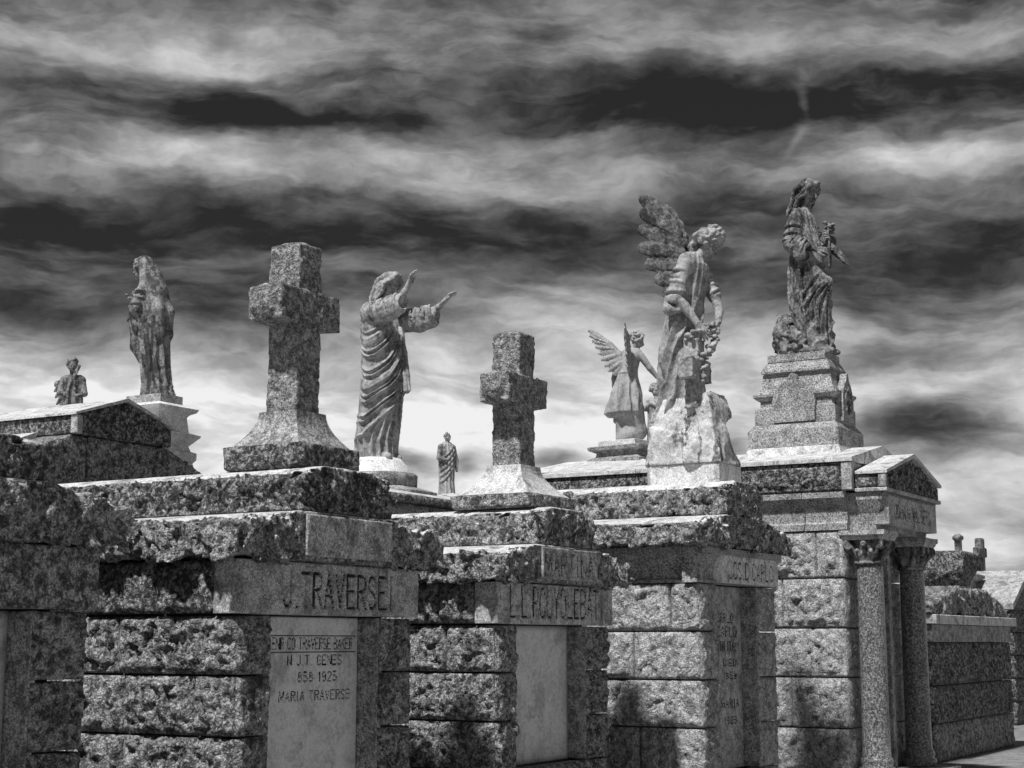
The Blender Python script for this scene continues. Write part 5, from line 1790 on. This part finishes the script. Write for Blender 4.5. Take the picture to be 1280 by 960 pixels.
# ---------- large angel leaning over a rough cross
def leaning_angel():
    root = thing('angel_statue', (14.23, 6.33, 3.075), 'large weathered angel with raised wing laying a garland over a rough cross, on a boulder', 'angel', rz=-math.pi / 2)
    swept('block', 0, 0, 0.375, 0.265, [(0, -0.01, 0), (0, 0.185, 0), (-0.006, 0.19, 0)], M['marblelight'], root, local=True)
    # boulder: broad at the block, narrowing to the figure's feet
    r = Sculpt((-0.54, -0.44, 0.13), (0.54, 0.44, 1.08), 0.0125)
    zb_, zt_ = 0.192, 0.92
    bx, tx, by, ty = 0.40, 0.20, 0.285, 0.17
    dz = zt_ - zb_
    r.planes([(dz, 0, bx - tx, dz * bx + (bx - tx) * zb_), (-dz, 0, bx - tx * 1.3, dz * bx + (bx - tx * 1.3) * zb_), (0, dz, by - ty, dz * by + (by - ty) * zb_), (0, -dz, by - ty, dz * by + (by - ty) * zb_), (0, 0, 1, 0.86)],
             (-0.5, -0.4, 0.1), (0.5, 0.4, 1.0))
    r.ell((-0.22, -0.02, 0.62), (0.17, 0.2, 0.24), 0.06)
    r.ell((0.14, -0.02, 0.70), (0.14, 0.2, 0.18), 0.06)
    r.rough(lambda x, y, z: 0.045 * facet(x + 0.05 * fbm(x, y, z, 5, 2, 8), y, z * 0.6, 2.6, 41, 1.3) + 0.055 * fbm(x, y, z * 0.6, 3.5, 2, 4) - 0.035 * np.abs(fbm(x, y, z * 0.35, 6, 3, 14)) + 0.008 * fbm(x, y, z, 25, 3, 4), 0.13)
    X, Y, ZZ_ = r.grid((slice(None),) * 3)
    r.D[...] = np.maximum(r.D, 0.192 - ZZ_)
    V, F = r.mesh()
    mesh_obj('boulder', V, F, M['boulder'], root, local=True)
    o = 0.80
    s = Fig((-0.48, -0.40, o - 0.15), (0.50, 0.42, o + 1.86), 0.0085)
    keys = [(o - 0.1, -0.16, 0, 0.17, 0.17), (o + 0.2, -0.14, 0, 0.165, 0.17), (o + 0.5, -0.12, 0, 0.165, 0.175), (o + 0.8, -0.09, 0, 0.175, 0.185), (o + 1.0, -0.05, 0, 0.165, 0.18),
            (o + 1.2, 0.0, 0, 0.155, 0.18), (o + 1.38, 0.04, 0, 0.135, 0.185), (o + 1.5, 0.05, 0, 0.08, 0.12)]

    def off(th, z):
        zl = z - o
        w1 = cyl_noise(th, z, 1.5, 2.5, 27); w2 = cyl_noise(th, z, 1.2, 2.0, 28)
        t = np.where(th > 90, th - 360, th)
        ph = (t / 360 * 8 - zl * 2.3 * np.clip((t + 175) / 60, 0.25, 1) + 0.5 * w1)
        am = 0.088 * np.clip(0.9 + w2, 0.5, 1.3) * np.clip((1.05 - zl) / 0.2, 0, 1)
        ph2 = th / 360 * 17 + 0.4 * w1
        am2 = 0.014 * np.clip((zl - 0.95) / 0.15, 0, 1)
        return am * (crest(ph, 1.6) - 0.3) + am2 * (crest(ph2) - 0.3)
    s.loft(keys, off)
    s.seg((0.03, -0.16, o + 1.40), (0.03, 0.16, o + 1.40), 0.085, 0.085, 0.05)
    s.seg((0.06, 0, o + 1.42), (0.19, -0.01, o + 1.54), 0.065, 0.06, 0.03)
    # near arm: short wide sleeve, bare forearm down to the cross
    s.sleeve((0.02, -0.19, o + 1.36), (-0.06, -0.24, o + 1.02), 0.075, 0.09, 0.02, 3, 11)
    s.chain([(-0.14, -0.22, o + 1.02), (-0.12, -0.24, o + 0.92), (-0.02, -0.25, o + 0.90)], [0.05, 0.06, 0.03], 0.03)
    s.chain([(-0.05, -0.24, o + 1.04), (0.04, -0.24, o + 0.93), (0.15, -0.2, o + 0.76)], [0.055, 0.048, 0.035], 0.015)
    s.hand((0.155, -0.2, o + 0.75), (0.55, 0.25, -0.75), (0.3, -0.85, 0.2), 1.15, 0.45, 1, 0.14)
    # far arm
    s.sleeve((0.06, 0.15, o + 1.34), (0.19, 0.15, o + 1.10), 0.065, 0.07, 0.02, 3, 12)
    s.chain([(0.19, 0.15, o + 1.10), (0.25, 0.11, o + 0.92), (0.27, 0.04, o + 0.80)], [0.05, 0.042, 0.033], 0.015)
    s.hand((0.27, 0.03, o + 0.79), (0.0, -0.6, -0.7), (0.8, 0.3, 0.0), 1.15, 0.5, -1, 0.14)
    # head bowed, curled hair
    sc = 1.2
    P = s.head((0.235, -0.015, o + 1.60), rotm(-14, 40, 4), sc)
    rng = np.random.default_rng(12)
    s.curls(P, sc, rng, 90, -0.045, r=0.023)
    for a in np.linspace(-1, 1, 9):
        s.locks(P, sc, [(-0.07, a * 0.07, 0.05), (-0.11, a * 0.075, -0.03), (-0.105, a * 0.07, -0.11), (-0.075, a * 0.075, -0.16)], 0.028, rng, 0.013)
    s.done('figure', M['marble'], root, 0.003, 5)
    # wings
    for sg, nm in ((-1, 'near'), (1, 'far')):
        w = Fig((-0.75, -0.62, o + 0.72), (0.12, 0.62, o + 2.12), 0.009)
        w.wing((-0.10, sg * 0.09, o + 1.22), (-0.86, sg * 0.5, 0), (-0.06, 0, 1), [(-0.02, -0.10), (-0.05, 0.20), (-0.05, 0.42), (0.01, 0.62), (0.14, 0.80)],
               [(0.31, 0.90), (0.32, 0.74), (0.355, 0.56), (0.37, 0.36), (0.32, 0.18), (0.23, 0.02), (0.13, -0.12)], rise=0.70, wid=0.088, blunt=True)
        w.done('wing', M['wingsoot'], root, 0.003)
    # rough cross with garland
    x0, y0 = 0.10, -0.17
    s = Fig((-0.1, -0.45, 0.72), (0.50, 0.30, o + 0.86), 0.009)
    s.box((x0 - 0.08, y0 - 0.08, 0.70), (x0 + 0.08, y0 + 0.08, o + 0.60), r=0.012)
    s.box((x0 - 0.08, y0 - 0.23, o + 0.20), (x0 + 0.08, y0 + 0.23, o + 0.41), r=0.012)
    s.rough(lambda x, y, z: 0.018 * chip(x, y, z, 9, 51), 0.05)
    s.done('cross', M['marble'], root, 0)
    g = Fig((-0.05, -0.40, o + 0.05), (0.48, 0.25, o + 0.95), 0.0085)
    path = [(0.03, -0.24, o + 0.60), (0.10, -0.24, o + 0.64), (0.18, -0.20, o + 0.68), (0.25, -0.10, o + 0.74), (0.27, -0.04, o + 0.72), (0.26, -0.08, o + 0.56), (0.22, -0.14, o + 0.46), (0.20, -0.18, o + 0.34), (0.19, -0.2, o + 0.2)]
    rng = np.random.default_rng(33)
    for i in range(len(path) - 1):
        for j in range(13):
            c = np.array(path[i]) + (np.array(path[i + 1]) - np.array(path[i])) * rng.uniform() + rng.normal(size=3) * 0.020
            r = rng.uniform(0.018, 0.032)
            g.ell(c, (r, r, r * 0.8), 0.003)
            g.ell(c + rng.normal(size=3) * r * 0.5, (r * 0.4,) * 3, 0.0, 'sub')
    g.done('garland', M['marble'], root, 0)
    return root


# ---------- woman with folded wings, facing away from the aisle
def cloaked_statue():
    root = thing('statue', (14.0, 13.16, 3.45), 'dark cloaked statue bowing over flowers, on a stepped white pedestal behind the gabled tomb', 'statue', rz=math.pi / 2)
    b = 3.45
    Z = lambda z: z - b
    sw = lambda name, hx, hy, prof, mat: swept(name, 0, 0, hx, hy, [(d, Z(z), 0) for d, z in prof], M[mat], root, local=True)
    sw('pedestal', 0.36, 0.30, [(0.06, 3.40), (0.06, 3.56), (0.0, 3.60), (0.0, 3.66), (0.03, 3.70), (0.03, 3.78), (-0.02, 3.80), (-0.04, 3.86), (0.06, 3.97), (0.06, 3.99), (-0.04, 4.02), (-0.06, 4.20), (-0.04, 4.23), (0.02, 4.26), (0.04, 4.30), (-0.09, 4.352)], 'marblelight')
    sw('figure_base', 0.27, 0.19, [(0, 4.354), (0, 4.445), (-0.008, 4.45)], 'dressed')
    o = Z(4.45)
    s = Fig((-0.42, -0.36, o - 0.02), (0.56, 0.36, o + 1.78), 0.0085)
    keys = [(o, -0.05, 0, 0.20, 0.17), (o + 0.15, -0.02, 0, 0.155, 0.15), (o + 0.4, 0.02, 0, 0.15, 0.15), (o + 0.7, 0.06, 0, 0.165, 0.155), (o + 1.0, 0.08, 0, 0.165, 0.155), (o + 1.2, 0.10, 0, 0.125, 0.14), (o + 1.36, 0.12, 0, 0.10, 0.13), (o + 1.44, 0.14, 0, 0.07, 0.09)]
    def off(th, z):
        w1 = cyl_noise(th, z, 1.5, 2.5, 17)
        zl = z - o
        t = th % 360                                              # seen side about 90
        edge = 0.50 - 0.40 * np.clip((t - 40) / 130, 0, 1) + 0.02 * w1
        over = sigm((zl - edge) / 0.006)
        pl = 0.030 * crest(th / 360 * 15 + 0.4 * w1, 1.5)
        ph = (t / 360 * 12 + zl * 0.75 + 0.5 * w1)
        return over * (0.018 + 0.036 * (crest(ph, 1.6) - 0.3) * np.clip((1.4 - zl) / 0.2, 0, 1)) + (1 - over) * pl
    s.loft(keys, off)
    s.seg((0.12, -0.10, o + 1.34), (0.12, 0.10, o + 1.34), 0.075, 0.075, 0.05)
    s.seg((0.11, 0, o + 1.38), (0.22, 0, o + 1.50), 0.06, 0.05, 0.03)
    # cloak front falling to a point
    s.chain([(0.20, 0.13, o + 1.16), (0.25, 0.13, o + 0.85), (0.27, 0.11, o + 0.62), (0.17, 0.1, o + 0.42)], [0.06, 0.08, 0.06, 0.02], 0.04, flat=((0.4, 1, 0), 0.5))
    s.chain([(0.24, 0.0, o + 1.0), (0.29, 0.0, o + 0.75), (0.26, 0.02, o + 0.55)], [0.06, 0.07, 0.03], 0.04)
    s.sleeve((0.12, 0.14, o + 1.30), (0.17, 0.18, o + 1.06), 0.065, 0.07, 0.02, 3, 3)
    s.sleeve((0.17, 0.18, o + 1.06), (0.30, 0.10, o + 1.0), 0.065, 0.055, 0.05, 3, 4)
    s.hand((0.31, 0.11, o + 1.0), (0.8, -0.5, 0.0), (0.2, 0.6, 0.6), 1.0, 0.6, -1)
    s.sleeve((0.10, -0.18, o + 1.30), (0.2, -0.2, o + 1.05), 0.075, 0.08, 0.02, 4, 5)
    s.chain([(0.2, -0.2, o + 1.05), (0.31, -0.08, o + 1.1)], [0.06, 0.04], 0.02)
    s.hand((0.32, -0.07, o + 1.1), (0.6, 0.6, 0.3), (0.6, -0.5, 0.3), 1.0, 0.6, 1)
    P = s.head((0.27, 0.01, o + 1.575), rotm(8, 34, 0), 1.1)
    # veil from the crown down to the back
    s.ell(P(-0.045, 0, 0.02), (0.115, 0.10, 0.125), 0.03)
    s.chain([P(-0.075, 0, -0.02), (0.13, 0.0, o + 1.46), (0.05, 0.0, o + 1.28), (0.0, 0.0, o + 1.0)], [0.10, 0.125, 0.135, 0.12], 0.05)
    for q in (-1, 1):
        s.chain([(0.02, q * 0.07, o + 1.30), (-0.07, q * 0.08, o + 1.02), (-0.08, q * 0.08, o + 0.75), (-0.04, q * 0.07, o + 0.48)], [0.06, 0.085, 0.07, 0.02], 0.04)
    rng = np.random.default_rng(3)
    s.curls(P, 1.08, rng, 50, -0.03, r=0.02)
    for i in range(26):
        c = np.array([0.35, 0.03, o + 1.16]) + rng.normal(size=3) * np.array([0.035, 0.05, 0.08])
        s.ell(c, (0.026, 0.026, 0.02), 0.004)
    s.done('figure', M['marbledark'], root, 0.003, 8)
    for sg in (-1, 1):
        w = Fig((-0.50, -0.42, o + 0.25), (0.12, 0.42, o + 1.62), 0.0095)
        w.wing((-0.02, sg * 0.08, o + 1.20), (-0.98, sg * 0.15, 0), (-0.05, 0, 1), [(-0.10, -0.02), (-0.07, 0.05), (-0.02, 0.03), (0.04, -0.10)],
               [(0.03, -0.85), (0.085, -0.70), (0.10, -0.52), (0.05, -0.66), (0.0, -0.74), (-0.03, -0.58), (-0.06, -0.45)], wid=0.065)
        w.done('wing', M['marbledark'], root, 0.003)
    return root


# ---------- winged figure bending over a child
def guardian_angel():
    root = thing('angel_statue', (20.6, 10.2, 4.10), 'pale angel with two spread wings seen from behind, reaching down to a small child', 'angel', rz=math.radians(-8))
    sw = lambda name, hx, hy, prof, mat: swept(name, 0, 0, hx, hy, [(d, z, 0) for d, z in prof], M[mat], root, local=True)
    sw('pedestal', 0.33, 0.40, [(0.06, 0.0), (0.06, 0.05), (-0.04, 0.10), (-0.05, 0.15), (0.04, 0.19), (0.05, 0.235), (0.0, 0.25)], 'dressdark')
    sw('figure_base', 0.28, 0.32, [(0, 0.252), (0, 0.325), (-0.01, 0.33)], 'marblelight')
    o = 0.33
    s = Fig((-0.42, -0.62, o - 0.02), (0.6, 0.55, o + 1.75), 0.0105)
    keys = [(o + 0.36, 0.0, 0.06, 0.17, 0.20), (o + 0.42, -0.02, 0.05, 0.20, 0.26), (o + 0.7, 0.0, 0.03, 0.18, 0.22), (o + 0.95, 0.02, 0, 0.14, 0.155), (o + 1.05, 0.03, -0.01, 0.125, 0.145), (o + 1.25, 0.06, -0.03, 0.125, 0.165), (o + 1.36, 0.08, -0.04, 0.09, 0.13)]
    s.loft(keys, lambda th, z: np.clip((o + 1.0 - z) / 0.3, 0, 1) * 0.055 * (crest(th / 360 * 9 + 0.5 * z + 0.6 * cyl_noise(th, z, 1.4, 2.0, 3), 1.5) - 0.2))
    s.seg((0.07, -0.15, o + 1.27), (0.07, 0.13, o + 1.27), 0.07, 0.07, 0.04)
    # kneeling leg and trailing foot
    s.chain([(0.02, -0.08, o + 0.5), (0.10, -0.12, o + 0.15), (-0.05, -0.02, o + 0.08)], [0.16, 0.12, 0.09], 0.05)
    s.chain([(0.0, 0.1, o + 0.5), (0.02, 0.06, o + 0.18), (0.0, 0.05, o + 0.05)], [0.1, 0.12, 0.13], 0.05)
    s.chain([(-0.05, 0.16, o + 0.42), (-0.06, 0.17, o + 0.3)], [0.04, 0.03], 0.02)
    s.chain([(-0.06, 0.09, o + 0.44), (-0.08, 0.1, o + 0.27), (-0.09, 0.1, o + 0.22)], [0.05, 0.04, 0.025], 0.02)
    ax = lambda z: (np.interp(z, [k[0] for k in keys], [k[1] for k in keys]), 0.02)
    it = [([(a, o + 1.0) for a in (90, 130, 180, 230, 270)], 0.02, 0.008, 'add', 0.3)]
    s.folds(ax, it)
    # arms
    s.chain([(0.08, -0.20, o + 1.24), (0.16, -0.30, o + 1.06), (0.24, -0.36, o + 0.94)], [0.055, 0.045, 0.03], 0.015)
    s.hand((0.245, -0.365, o + 0.93), (0.4, -0.5, -0.5), (0, -0.3, 0.9), 1.0, 0.5, 1)
    s.chain([(0.07, 0.19, o + 1.22), (0.06, 0.26, o + 0.95), (0.12, 0.30, o + 0.72)], [0.055, 0.045, 0.03], 0.015)
    s.hand((0.125, 0.3, o + 0.71), (0.4, 0.1, -0.8), (0, 1, 0), 1.0, 0.5, 1)
    s.seg((0.09, -0.03, o + 1.3), (0.12, -0.07, o + 1.45), 0.05, 0.05, 0.02)
    P = s.head((0.14, -0.09, o + 1.50), rotm(-55, 22, 0), 1.0)
    rng = np.random.default_rng(6)
    s.curls(P, 1.0, rng, 60, -0.05, r=0.022)
    s.done('figure', M['marblemid'], root, 0.003, 9)
    for sg, pd in ((1, (-0.35, 0.95, 0)), (-1, (-0.90, -0.42, 0))):
        w = Fig((-0.75, -0.5, o + 0.75), (0.2, 0.95, o + 1.9), 0.0105)
        f_ = 1.0 if sg > 0 else 0.72
        w.wing((-0.05, sg * 0.06 - 0.02, o + 1.15), pd, (0, 0, 1), [(0, -0.06), (0.06 * f_, 0.14), (0.18 * f_, 0.28), (0.32 * f_, 0.38)],
               [(p * f_, q) for p, q in ((0.52, 0.52), (0.50, 0.44), (0.46, 0.35), (0.41, 0.26), (0.37, 0.16), (0.33, 0.06), (0.28, -0.04), (0.22, -0.12), (0.14, -0.18))], rise=0.8, wid=0.062)
        w.done('wing', M['marblemid'], root, 0.002)
    # child
    c = Fig((0.0, -0.60, o - 0.02), (0.5, -0.08, o + 0.98), 0.0105)
    c.loft([(o, 0.24, -0.33, 0.12, 0.12), (o + 0.4, 0.24, -0.33, 0.10, 0.11), (o + 0.57, 0.24, -0.33, 0.10, 0.12), (o + 0.64, 0.24, -0.33, 0.05, 0.08)], lambda th, z: 0.008 * np.cos(np.radians(th) * 9))
    P = c.head((0.24, -0.33, o + 0.745), rotm(-120, 5, 0), 0.85)
    c.curls(P, 0.85, rng, 50, -0.02, r=0.02)
    c.chain([(0.21, -0.44, o + 0.58), (0.14, -0.45, o + 0.48), (0.14, -0.35, o + 0.54)], [0.045, 0.04, 0.03], 0.015)
    c.chain([(0.24, -0.22, o + 0.58), (0.16, -0.21, o + 0.48), (0.14, -0.31, o + 0.54)], [0.045, 0.04, 0.03], 0.015)
    c.done('child', M['marble'], root, 0.003, 2)
    return root


# ---------- small draped figure far off
def far_draped():
    root = thing('statue', (23.53, 15.19, 4.09), 'tiny far-off grey draped female statue between the robed statue and the second cross', 'statue', rz=math.radians(-118))
    s = Fig((-0.26, -0.26, -0.02), (0.3, 0.26, 1.16), 0.0105)
    keys = [(0, 0, 0, 0.15, 0.15), (0.25, 0, 0, 0.12, 0.13), (0.6, 0.0, 0, 0.12, 0.145), (0.8, 0, 0, 0.105, 0.15), (0.91, 0, 0, 0.08, 0.12), (0.96, 0, 0, 0.04, 0.05)]
    s.loft(keys, lambda th, z: 0.010 * np.cos(np.radians(th) * 11 + z * 3))
    ax = lambda z: (0.0, 0.0)
    it = [([(-100, 0.62 - i * 0.1), (-40, 0.7 - i * 0.1), (20, 0.82 - i * 0.09), (70, 0.92 - i * 0.08)], 0.016, 0.01, 'add', 0.1) for i in range(5)]
    it += [([(-95, 0.58 - i * 0.1), (-40, 0.66 - i * 0.1), (20, 0.78 - i * 0.09)], 0.011, 0.006, 'sub', 0.0) for i in range(5)]
    s.folds(ax, it)
    s.chain([(0, -0.13, 0.87), (0.04, -0.18, 0.66), (0.12, -0.08, 0.62)], [0.045, 0.04, 0.025], 0.02)
    s.chain([(0, 0.13, 0.87), (0.02, 0.18, 0.64), (0.06, 0.17, 0.45)], [0.045, 0.04, 0.025], 0.02)
    s.seg((0, 0, 0.93), (0.01, 0, 1.0), 0.035, 0.033, 0.02)
    P = s.head((0.02, 0, 1.03), rotm(10, 8, 0), 0.62)
    s.curls(P, 0.62, np.random.default_rng(2), 40, -0.02, r=0.024)
    s.ell(P(-0.05, 0, 0.12), (0.03, 0.03, 0.03), 0.01)
    s.done('figure', M['marble'], root, 0.002)
    swept('figure_base', 0, 0, 0.18, 0.18, [(0, -0.12, 0), (0, -0.002, 0)], M['marblelight'], root, local=True)


# ---------- winged figure cut by the left edge
def edge_angel():
    root = thing('angel_statue', (15.75, 19.35, 5.16), 'small dark robed figure showing only its upper half above the gable at the far left', 'angel', rz=math.radians(-150))
    root.location = (16.55, 17.15, 4.78)
    sc_ = 1.0
    s = Fig((-0.40, -0.42, -0.26), (0.5, 0.42, 1.02), 0.011)
    keys = [(-0.25, -0.10, 0, 0.17, 0.17), (0.1, -0.03, 0, 0.14, 0.15), (0.32, 0.0, 0, 0.115, 0.135), (0.5, 0.02, 0, 0.11, 0.145), (0.62, 0.02, 0, 0.07, 0.10)]
    s.loft(keys, lambda th, z: 0.012 * np.cos(np.radians(th) * 9 + z * 5))
    ax = lambda z: (np.interp(z, [k[0] for k in keys], [k[1] for k in keys]), 0.0)
    s.folds(ax, [([(-60 + i * 18, 0.6), (-50 + i * 16, 0.3), (-60 + i * 17, -0.1)], 0.015, 0.01, 'add', 0.1) for i in range(7)])
    s.seg((0.02, -0.12, 0.55), (0.02, 0.12, 0.55), 0.065, 0.065, 0.04)
    s.chain([(0.02, 0.13, 0.54), (0.07, 0.19, 0.34), (0.14, 0.10, 0.30)], [0.055, 0.045, 0.03], 0.015)
    s.chain([(0.02, -0.13, 0.54), (0.06, -0.17, 0.36), (0.15, -0.07, 0.32)], [0.055, 0.045, 0.03], 0.015)
    s.seg((0.03, 0, 0.6), (0.06, 0, 0.7), 0.045, 0.04, 0.02)
    P = s.head((0.07, 0, 0.76), rotm(20, 14, 0), 0.88)
    s.curls(P, 0.88, np.random.default_rng(5), 60, -0.06, r=0.022)
    s.chain([(0.10, 0.10, 0.74), (0.14, -0.02, 0.45), (0.16, -0.05, 0.1), (0.14, -0.08, -0.2)], [0.03, 0.03, 0.025, 0.03], 0.01, flat=((1, 0, 0), 0.5))
    s.done('figure', M['marbledark'], root, 0.003)
    for sg in (-1,):
        w = Fig((-0.6, -0.8, -0.1), (0.1, 0.8, 1.1), 0.012)
        w.wing((-0.10, sg * 0.08, 0.40), (-0.5, sg * (0.5 if sg > 0 else 0.95), 0) if sg < 0 else (-0.95, 0.1, 0), (0, 0, 1), [(0, -0.10), (0.04, 0.02), (0.10, 0.10), (0.19, 0.15)],
               [(0.30, 0.12), (0.30, 0.02), (0.28, -0.08), (0.24, -0.18), (0.19, -0.28), (0.13, -0.36)], wid=0.055)
        w.done('wing', M['marbledark'], root, 0.002)
    swept('figure_base', 0, 0, 0.26, 0.26, [(0, -0.50, 0), (0, -0.26, 0)], M['dressed'], root, local=True)


blessing_statue()
palm_statue()
leaning_angel()
cloaked_statue()
guardian_angel()
far_draped()
edge_angel()
